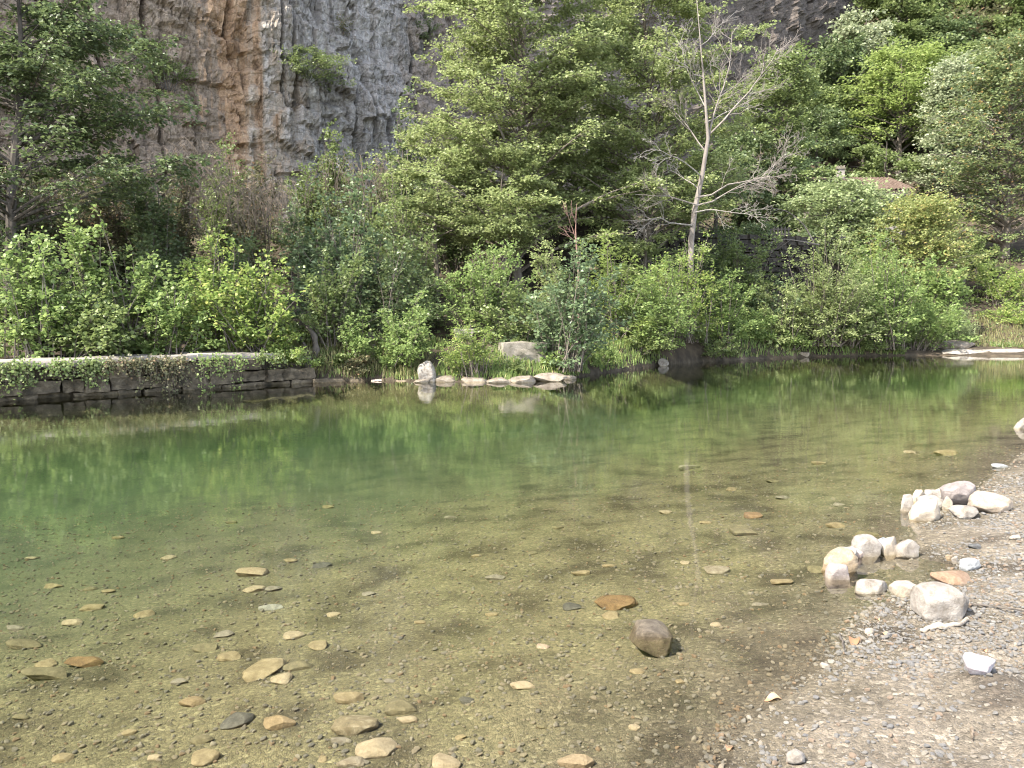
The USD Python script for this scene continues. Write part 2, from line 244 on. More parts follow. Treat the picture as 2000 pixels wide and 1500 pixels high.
k_ = np.ones(41) / 41; dirs = np.stack([np.convolve(np.pad(dirs[:, i] / np.hypot(dirs[:, 0], dirs[:, 1]), 20, 'edge'), k_, 'valid') for i in (0, 1)], 1)
nrm = unit(np.stack([dirs[:, 1], -dirs[:, 0], 0 * dirs[:, 0]], 1))[None]                     # towards the river
q = np.stack([tt, hz, 0 * tt], -1)
def facet(scale, tilt, seed):
    """Blocky relief: every cell of a jittered, tilted grid stands proud by its own amount with its own slope."""
    p = q * [1 / scale[0], 1 / scale[1], 1]; p = p + .55 * np.stack([fbm(q * .5 / scale[0], 3, seed), fbm(q * .5 / scale[0] + 9, 3, seed + 1), 0 * tt], -1) * 2.2
    p[..., 1] += p[..., 0] * tilt; i = np.floor(p); f = p - i - .5
    r = lambda s: meshkit.noise(i + .5 * 0 + s * 17.0, seed + s)
    return (r(1) - .5) + .8 * (r(2) - .5) * f[..., 0] + .9 * (r(3) - .5) * f[..., 1]
out = 1.5 * fbm(q * .11, 3, 31) + .40 * facet((2.6, 1.9), .30, 41) + .26 * facet((1.1, .6), -.22, 47) + .13 * facet((.5, .3), .25, 53) + .30 * fbm(q * .6, 4, 59)
ledge = np.abs(((hz + .28 * tt + 1.4 * fbm(q * .25, 3, 61) * 2) / 2.7) % 1 - .5) * 2
out += -.34 * np.clip(1 - ledge * 9, 0, 1) * np.clip(fbm(q * .35, 3, 63) * 5 + .4, 0, 1) + .30 * fbm(q * 2.2, 4, 67) + .10 * facet((.22, .12), .3, 57)
crackv = np.abs(fbm(q * [.55, .12, 1], 3, 71)); out -= .5 * np.clip(1 - crackv * 28, 0, 1)
out += 1.5 * np.exp(-((tt - (C_IN + 10.8)) / 1.3) ** 2) * .35 - (hz - 4) * .10
pts = np.stack([cx, cy, hz], -1) + out[..., None] * nrm
top = np.stack([cx, cy, hz], -1)[-1] - nrm[0] * 45 + [0, 0, 8]; pts = np.concatenate([pts, top[None]])
idx = np.arange(pts.shape[0] * pts.shape[1]).reshape(pts.shape[:2]); a, b, c, d = idx[:-1, :-1], idx[:-1, 1:], idx[1:, 1:], idx[1:, :-1]
CF = np.concatenate([np.stack([a, b, c], -1).reshape(-1, 3), np.stack([a, c, d], -1).reshape(-1, 3)])
# mineral staining: tan-brown rock on the left, an orange seep, blue-grey rock with pale streaks, then dark grey-brown; x = metres along the cliff
xs = np.vstack([tt, tt[-1:]]) - C_IN; zs_ = np.vstack([hz, hz[-1:] + 4]); qq = np.stack([xs, zs_, 0 * xs], -1)
wob = 2.6 * fbm(qq * [.5, .10, 1], 4, 81) * 2
xr = xs + wob
zone = np.clip(np.interp(xr, [-40, 6.0, 7.6, 9.2, 12.0, 15.5, 18.5, 60], [.06, .12, .29, .33, .60, .67, .84, 1.05]), 0, 1)
mat('cliff', {'g': ('geometry', {}), 'a': ('attribute', {'attribute': 'tint'}),
    'm': ('mapping', {'scale': (1.1, 1.1, .06)}), 'st': ('noise_texture', {'scale': 2.0, 'detail': 7, 'roughness': .6}),
    'n': ('noise_texture', {'scale': .9, 'detail': 8, 'roughness': .68}), 'n2': ('noise_texture', {'scale': 7, 'detail': 8, 'roughness': .7}),
    'j': ('math', {'math_type': 'multiply_add', 'value2': .55, 'value3': -.275}), 'z': ('math', {'math_type': 'add', 'use_clamp': True}),
    'r': ('rgb_ramp', {'ramp': [(0, (.235, .19, .148)), (.20, (.265, .213, .165)), (.28, (.36, .24, .15)), (.36, (.37, .26, .17)), (.44, (.31, .265, .215)), (.55, (.27, .255, .24)), (.70, (.29, .28, .272)), (.82, (.23, .20, .175)), (.92, (.14, .12, .105)), (1, (.09, .077, .068))]}),
    'rs': ('rgb_ramp', {'ramp': [(.34, (.35, .34, .33)), (.44, (.9, .88, .86)), (.55, (1, 1, 1)), (.66, (1.55, 1.55, 1.55))]}), 'ms': ('mix', {'mix_type': 'multiply', 'fac': .8}),
    'rn': ('rgb_ramp', {'ramp': [(.28, (.35, .33, .30)), (.5, (.9, .88, .85)), (.66, (1.2, 1.15, 1.08)), (.78, (1.7, 1.65, 1.6))]}), 'mn': ('mix', {'mix_type': 'multiply', 'fac': .75}),
    'mc': ('mapping', {'rotation': (.12, .22, 0), 'scale': (.55, .55, 2.4)}), 'dn': ('noise_texture', {'scale': 1.3, 'detail': 4}), 'dv': ('vector_math', {'math_type': 'multiply_add', 'vector2': (1.5, 1.5, 1.5)}), 'vc': ('voronoi_texture', {'feature': 'distance_to_edge', 'scale': .9}), 'rc': ('rgb_ramp', {'ramp': [(0, (.22, .2, .18)), (.035, (.75, .73, .7)), (.08, (1, 1, 1))]}), 'xc': ('mix', {'mix_type': 'multiply', 'fac': .5}), 'hh': ('math', {'math_type': 'multiply_add', 'value2': .6}), 'cl': ('math', {'math_type': 'minimum', 'value2': .12}),  # dark crack lines: joint staining plus ledge shade painted into the rock colour
    'b': ('bump', {'strength': 1.0, 'distance': .22}), 'p': ('principled_bsdf', {'roughness': .85, 'specular_ior_level': .25})},
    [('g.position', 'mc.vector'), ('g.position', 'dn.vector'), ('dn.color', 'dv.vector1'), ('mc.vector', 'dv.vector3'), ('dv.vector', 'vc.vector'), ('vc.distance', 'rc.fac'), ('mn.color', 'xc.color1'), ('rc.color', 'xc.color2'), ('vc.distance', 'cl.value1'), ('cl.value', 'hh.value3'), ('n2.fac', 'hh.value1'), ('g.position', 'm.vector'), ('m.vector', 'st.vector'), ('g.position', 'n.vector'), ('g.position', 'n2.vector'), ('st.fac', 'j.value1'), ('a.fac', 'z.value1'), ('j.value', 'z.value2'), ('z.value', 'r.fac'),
     ('st.fac', 'rs.fac'), ('r.color', 'ms.color1'), ('rs.color', 'ms.color2'), ('n2.fac', 'rn.fac'), ('ms.color', 'mn.color1'), ('rn.color', 'mn.color2'), ('xc.color', 'p.base_color'), ('hh.value', 'b.height'), ('b.normal', 'p.normal')])
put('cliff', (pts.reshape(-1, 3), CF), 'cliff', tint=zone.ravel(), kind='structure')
def cliff_point(u, v):
    """Point of the cliff face on the ray through a pixel."""
    d = ray(u, v); o = np.array([0, 0, CAM_H]); r = pts[:-1].reshape(-1, 3) - o; s = r @ d / (d @ d)
    e = np.linalg.norm(r - s[:, None] * d, axis=1); e[s < 0] = 1e9
    return pts[:-1].reshape(-1, 3)[np.argmin(e)]

# ------------------------------------------------------------------ plants
def profile(kind, k):
    if kind == 'dome': return np.sqrt(np.clip(1 - (np.clip(k - .25, 0, 1) / .78) ** 2, .02, 1)) * np.clip(.72 + k, 0, 1)
    if kind == 'round': return np.sqrt(np.clip(1 - ((k - .55) / .47) ** 2, .03, 1))
    if kind == 'cone': return np.clip(1.08 - k, .05, 1) ** .75
    if kind == 'column': return np.clip(1 - ((k - .45) / .6) ** 4, .12, 1)
    if kind == 'spire': return np.clip(1.05 - k, .04, 1) * .9 + .1
    return np.ones_like(k)
def grow(rng, H, W, D, leaves, lsize, shape='dome', kb=.12, stem=None, layered=.5, spray=None, oval=False, slim=.42, per=(7, 14), droop=.15, lean=(0, 0), limb_up=.12, bare=0.0, nl=None, inner=.5, rad=1.0, phi=None, twigs=True):
    """A plant of stems, limbs, twigs and leaves inside an envelope. stem: None (many stems from the ground) or the trunk's radius."""
    ns, nv = per
    nl = nl or max(6, int(round(leaves / (ns * nv)))); nv = max(3, int(round(leaves / (nl * ns))))
    spray = spray or .22 * min(W, H)
    k = rng.uniform(kb if stem else .05, 1, nl) ** (.8 if stem else .85); ph = rng.uniform(0, 2 * np.pi, nl) if phi is None else rng.uniform(*phi, nl)
    lobe = (.62 if stem else .5) + (.8 if stem else 1.0) * meshkit.noise(np.stack([np.cos(ph) * 1.3, np.sin(ph) * 1.3, k * 3.0], -1) + 50, int(rng.integers(1000)))
    r = profile(shape, k) * lobe * 1.1 * rng.uniform(0, 1, nl) ** inner
    ln = np.array([lean[0], lean[1], 0.0])
    E = np.stack([W / 2 * r * np.cos(ph), D / 2 * r * np.sin(ph), H * np.clip(k - .04 + rng.normal(0, .02, nl), .02, 1)], 1) + ln * k[:, None]
    if not stem:                                                            # a bush is several stools grown together
        m_ = int(rng.integers(3, 6)); ca = rng.uniform(0, 2 * np.pi, m_); cc = np.stack([np.cos(ca) * W, np.sin(ca) * D], 1) * .27 * rng.uniform(.5, 1.15, (m_, 1)); ch_ = rng.uniform(.62, 1.0, m_); ch_[0] = 1.08; ci = rng.integers(0, m_, nl)
        E[:, :2] = E[:, :2] * .66 + cc[ci]; E[:, 2] *= ch_[ci]
    wood = []
    if stem:
        m = 12; tz_ = np.linspace(0, 1, m); wig = np.stack([fbm(np.stack([tz_ * 3, 0 * tz_ + rng.random() * 50, 0 * tz_], -1), 2, j) * .10 * H * tz_ for j in (3, 4)] + [0 * tz_], 1)
        tp = np.stack([0 * tz_, 0 * tz_, tz_ * H * .96], 1) + wig + ln * tz_[:, None] ** 1.2
        wood.append(tubes(tp[None], (stem * np.clip(1.0 - tz_, .06, 1) ** .8 * (1 + .5 * np.exp(-tz_ * 30)))[None], 8))
        dz = np.minimum(np.linalg.norm(E[:, :2] - ln[:2] * k[:, None], axis=1) * rng.uniform(.2, .65, nl), .22 * H * rng.uniform(.4, 1, nl))
        sk = np.clip((E[:, 2] - dz) / (H * .96), min(kb, .12) * .8, .97); S = np.stack([np.interp(sk, tz_, tp[:, j]) for j in range(3)], 1)
        rl = stem * np.clip(1 - sk, .1, 1) * .38
    else:
        S = np.stack([rng.normal(0, .07 * W, nl), rng.normal(0, .07 * D, nl), -.05 + 0 * ph], 1) + 0; rl = np.full(nl, .006 + .004 * H)
        S[:, :2] += E[:, :2] * rng.uniform(0, .45, (nl, 1))
    Ln = np.linalg.norm(E - S, axis=1, keepdims=True)
    C = (S + E) / 2 + np.array([0, 0, 1.0]) * Ln * limb_up + rng.normal(0, .07, (nl, 3)) * Ln
    if not stem: C = S * .55 + E * .45 + np.array([0, 0, 1.0]) * Ln * .18 + rng.normal(0, .05, (nl, 3)) * Ln
    mB = 6; B = bezier(S, C, E, mB)
    wood.append(tubes(B, rl[:, None] * rad * np.linspace(1, .25, mB)[None], 5 if stem else 4))
    t = rng.uniform(.30 if stem else .35, 1.0, (nl, ns)); t[:, 0] = 1
    f = t * (mB - 1); i0 = np.clip(np.floor(f).astype(int), 0, mB - 2); w = (f - i0)[..., None]; rows = np.arange(nl)[:, None]
    Pb = B[rows, i0] * (1 - w) + B[rows, i0 + 1] * w; Tn = unit(B[rows, i0 + 1] - B[rows, i0])
    side = unit(np.cross(Tn, np.array([0, 0, 1.0])) + 1e-4); sg = rng.choice([-1, 1], (nl, ns, 1)); ang = rng.uniform(.25, 1.45, (nl, ns, 1)); ang[:, 0] *= .2
    Dv = unit(Tn * np.cos(ang) + side * sg * np.sin(ang) + rng.normal(0, .30 * (1.15 - layered), (nl, ns, 3)) + np.array([0, 0, .12]))
    Ls = spray * rng.uniform(.45, 1.2, (nl, ns, 1)) * (1.2 - .5 * t[..., None])
    Pe = Pb + Dv * Ls - np.array([0, 0, 1.0]) * Ls * droop
    Pb_, Pe_ = Pb.reshape(-1, 3), Pe.reshape(-1, 3); mid = (Pb_ + Pe_) / 2 + np.array([0, 0, 1.0]) * (Ls.reshape(-1, 1) * .06)
    rt = np.repeat(np.clip(rl * rad * .22, .0035, .02), ns)
    if twigs: wood.append(tubes(np.stack([Pb_, Pe_], 1), rt[:, None] * np.array([[1, .4]]), 3))
    keep = rng.random(len(Pb_)) >= bare
    Pk, Ek = Pb_[keep], Pe_[keep]; n = len(Pk)
    fr = rng.uniform(.08, 1.04, (n, nv, 1)); dv = unit(Ek - Pk)[:, None]; sd = unit(np.cross(dv, np.array([0, 0, 1.0])) + 1e-4); sgn = rng.choice([-1, 1], (n, nv, 1))
    pos = Pk[:, None] * (1 - fr) + Ek[:, None] * fr + np.array([0, 0, 1.0]) * (.25 * fr * (1 - fr)) * np.linalg.norm(Ek - Pk, axis=1)[:, None, None]
    axis = unit(dv * rng.uniform(.2, 1, (n, nv, 1)) + sd * sgn * rng.uniform(.3, 1, (n, nv, 1)) + rng.normal(0, .25, (n, nv, 3)) - np.array([0, 0, .15]))
    pos = pos + axis * lsize * rng.uniform(.1, .9, (n, nv, 1)) + rng.normal(0, lsize * .45, (n, nv, 3))
    nr = unit(np.array([0, 0, 1.0]) * (.45 + layered) + rng.normal(0, .62, (n, nv, 3)))
    sz = lsize * rng.uniform(.65, 1.25, (n, nv))
    LV = leaf_mesh(pos.reshape(-1, 3), axis.reshape(-1, 3), nr.reshape(-1, 3), sz.ravel(), rng, oval, slim)
    return join(wood), LV
SEED = [100]
def plant(name, label, cat, u, vtop, wpx, Y, lm, wm='bark_brown', lsize=.07, cover=2.6, base=None, d_ratio=.8, group=None, parts=('stems', 'foliage'), cap=45000, min_s=.55, **kw):
    """A plant whose top stands at row vtop and whose width is wpx pixels when it stands Y metres away."""
    SEED[0] += 1; rng = np.random.default_rng(SEED[0])
    p = at(u, vtop, Y)
    while polyline(FAR, p[None, :2])[0][0] < min_s: Y += .15; p = at(u, vtop, Y)
    zb = gz(p[0], Y) if base is None else base; H = max(.3, p[2] - zb); W = wpx / FPX * Y
    lsize *= 1.15; area = (W * H) / (lsize ** 2 * .42); n = int(min(cap * .76, 1.3 * cover * area)); kw['oval'] = kw.get('oval', False) and Y < 18.5; kw.setdefault('twigs', Y < 27.2)
    wood, (lv, lf, lt) = grow(rng, H, W, W * d_ratio, n, lsize, **kw)
    t = thing(name, (p[0], Y, zb - .02), label, cat, group)
    put(parts[0], wood, wm, t); put(parts[1], (lv, lf), lm, t, tint=lt)
    return t
T2 = ('trunk', 'crown')
# --- trees
plant('alder_tree', 'tall sunlit alder tree in front of the cliff, left of the grey dead tree', 'tree', 1012, -170, 430, 27, 'leaf_alder', lsize=.09, cover=3.4, shape='column', kb=.17, stem=.17, layered=.75, spray=1.0, parts=T2, cap=115000, per=(18, 24), droop=.22, inner=.42)
plant('alder_tree', 'sunlit alder tree behind the grey dead tree, reaching out of the picture top', 'tree', 1275, -190, 400, 30, 'leaf_alder', lsize=.095, cover=3.2, shape='column', kb=.22, stem=.17, layered=.7, spray=1.0, parts=T2, cap=95000, per=(18, 24), droop=.2, inner=.42)
plant('alder_tree', 'young leafy tree with low sunlit boughs in front of the dark stone wall', 'tree', 985, 285, 210, 25.5, 'leaf_alder', lsize=.08, cover=1.9, shape='round', kb=.4, stem=.09, layered=.8, spray=.7, parts=T2, per=(14, 20), inner=.5)
plant('understorey_tree', 'shaded green tree under the tall alders, above the stone wall', 'tree', 1130, 250, 300, 32.5, 'leaf_mid', lsize=.10, cover=2.3, shape='round', kb=.3, stem=.12, layered=.6, spray=1.0, parts=T2, per=(14, 20))
plant('understorey_tree', 'leafy tree leaning out left from the tall alder towards the cliff', 'tree', 850, 250, 250, 26.5, 'leaf_alder', lsize=.085, cover=1.6, shape='round', kb=.35, stem=.10, layered=.8, spray=.9, parts=T2, per=(14, 20))
plant('understorey_tree', 'low leafy tree filling the space left of the dead tree trunk', 'tree', 1265, 325, 210, 28.0, 'leaf_alder', lsize=.085, cover=1.9, shape='round', kb=.2, stem=.08, layered=.7, spray=.8, parts=T2, per=(14, 20))
plant('hazel_tree', 'dark hazel beneath the cliff, left of the tall alder', 'tree', 790, 330, 220, 24.5, 'leaf_mid', lsize=.085, cover=2.3, shape='dome', kb=.15, layered=.6, spray=.8)
plant('overhanging_tree', 'dark tree at the left edge with boughs hanging across the cliff', 'tree', -30, -190, 640, 19.5, 'leaf_dark', 'bark_dark', lsize=.088, cover=2.0, shape='column', kb=.30, stem=.15, layered=.8, spray=.95, parts=T2, cap=95000, per=(22, 22), droop=.4, inner=.5, limb_up=.05, lean=(1.0, 0))
plant('dark_tree', 'dark green tree right behind the bare crown of the dead tree', 'tree', 1530, 85, 170, 41, 'leaf_mid', 'bark_dark', lsize=.13, cover=2.8, shape='column', kb=.12, stem=.16, layered=.6, spray=1.1, parts=T2)
plant('lime_green_tree', 'bright yellow-green round tree behind and above the house', 'tree', 1765, 88, 240, 54, 'leaf_lime', lsize=.17, cover=2.8, shape='round', kb=.25, stem=.2, layered=.7, spray=1.4, parts=T2)
plant('silver_tree', 'pale silvery green tree right of the bright yellow-green one', 'tree', 1865, 105, 190, 49, 'leaf_silver', lsize=.15, cover=2.9, shape='spire', kb=.1, stem=.2, layered=.5, spray=1.1, parts=T2)
plant('beech_tree', 'big layered green tree with a few orange leaves at the right edge', 'tree', 1985, 60, 270, 41, 'leaf_autumn', lsize=.13, cover=2.5, shape='column', kb=.08, stem=.2, layered=.95, spray=1.3, parts=T2, droop=.3, inner=.4)
for u, v, w, Y, m, lab in [(1600, 210, 150, 52, 'leaf_dark', 'dark shaded tree left of the chimney, at the foot of the hill'), (1690, 225, 150, 55, 'leaf_dark', 'dark shaded tree standing straight above the chimney'), (1735, 270, 120, 50, 'leaf_mid', 'shaded tree below the bright yellow-green tree'),
                         (1560, 255, 120, 49, 'leaf_blue', 'bluish green tree between the dead tree and the chimney'), (1450, 250, 170, 40, 'leaf_dark', 'dark tree behind the right boughs of the dead tree'), (1650, 140, 160, 62, 'leaf_silver', 'pale green tree left of the bright yellow-green tree'), (1400, 300, 240, 38, 'leaf_dark', 'dark understorey tree behind the dead tree trunk')]:
    plant('woodland_tree', lab, 'tree', u, v, w, Y, m, 'bark_dark', lsize=.16, cover=2.6, shape='column', kb=.1, stem=.15, layered=.6, spray=1.2, parts=T2, per=(12, 18))
# --- wooded hillside: a few kinds of tree, each copy an instance
def hill_kind(name, lm, H, W, shape, seed):
    rng = np.random.default_rng(seed); wood, (lv, lf, lt) = grow(rng, H, W, W, 9000, .26, shape=shape, kb=.12, stem=.2, layered=.55, spray=1.5, per=(12, 16))
    c = stage.CreateClassPrim(f'/World/{name}_kind')
    for part, me, m_, ti in (('trunk', wood, 'bark_dark', None), ('crown', (lv, lf), lm, lt)):
        mm = usdkit.mesh(stage, f'/World/{name}_kind/{part}', me, f'/World/Looks/{m_}')
        if ti is not None: UsdGeom.PrimvarsAPI(mm).CreatePrimvar('tint', Sdf.ValueTypeNames.FloatArray, 'vertex').Set(Vt.FloatArray.FromNumpy(ti.astype(np.float32)))
    return c
HK = [('hillside_oak', hill_kind('hillside_oak', 'leaf_dark', 7, 6, 'round', 1), 'dark green tree on the wooded hillside at the top right', 'dark trees on the hillside'),
      ('hillside_ash', hill_kind('hillside_ash', 'leaf_mid', 8, 5.5, 'column', 2), 'mid green tree on the wooded hillside at the top right', 'mid green trees on the hillside'),
      ('hillside_holm_oak', hill_kind('hillside_holm_oak', 'leaf_silver', 6, 5.5, 'round', 3), 'pale grey-green tree on the wooded hillside at the top right', 'pale trees on the hillside'),
      ('hillside_scrub', hill_kind('hillside_scrub', 'leaf_olive', 4, 5, 'dome', 4), 'low olive scrub tree on the steep hillside at the top right', 'scrub on the hillside')]
rng = np.random.default_rng(77)
spots = []
for _ in range(6000):
    x, y = rng.uniform(8, 75), rng.uniform(46, 100); u = 1000 + x / y * FPX
    sc, _t = polyline(CL, np.array([[x, y]])); z = gz(x, y); v = 610 - (z - CAM_H) / y * FPX
    if 1430 < u < 1650 and v < 215 and rng.random() > .10: continue
    if not (1440 < u < 2120 and -260 < v < 330) or sc[0] > -1.5: continue
    if any((x - a) ** 2 + (y - b) ** 2 < 2.7 ** 2 for a, b, _ in spots): continue
    spots.append((x, y, z))
    if len(spots) > 150: break
for x, y, z in spots:
    name, c, lab, grp = HK[rng.choice(4, p=[.38, .27, .15, .20])]
    s = rng.uniform(.7, 1.15); t = thing(name, (x, y, z - .2), lab, 'tree', grp, rz=rng.uniform(0, 360), scale=(s, s, s * rng.uniform(.85, 1.15)))
    t.GetReferences().AddInternalReference(c.GetPath()); t.SetInstanceable(True)

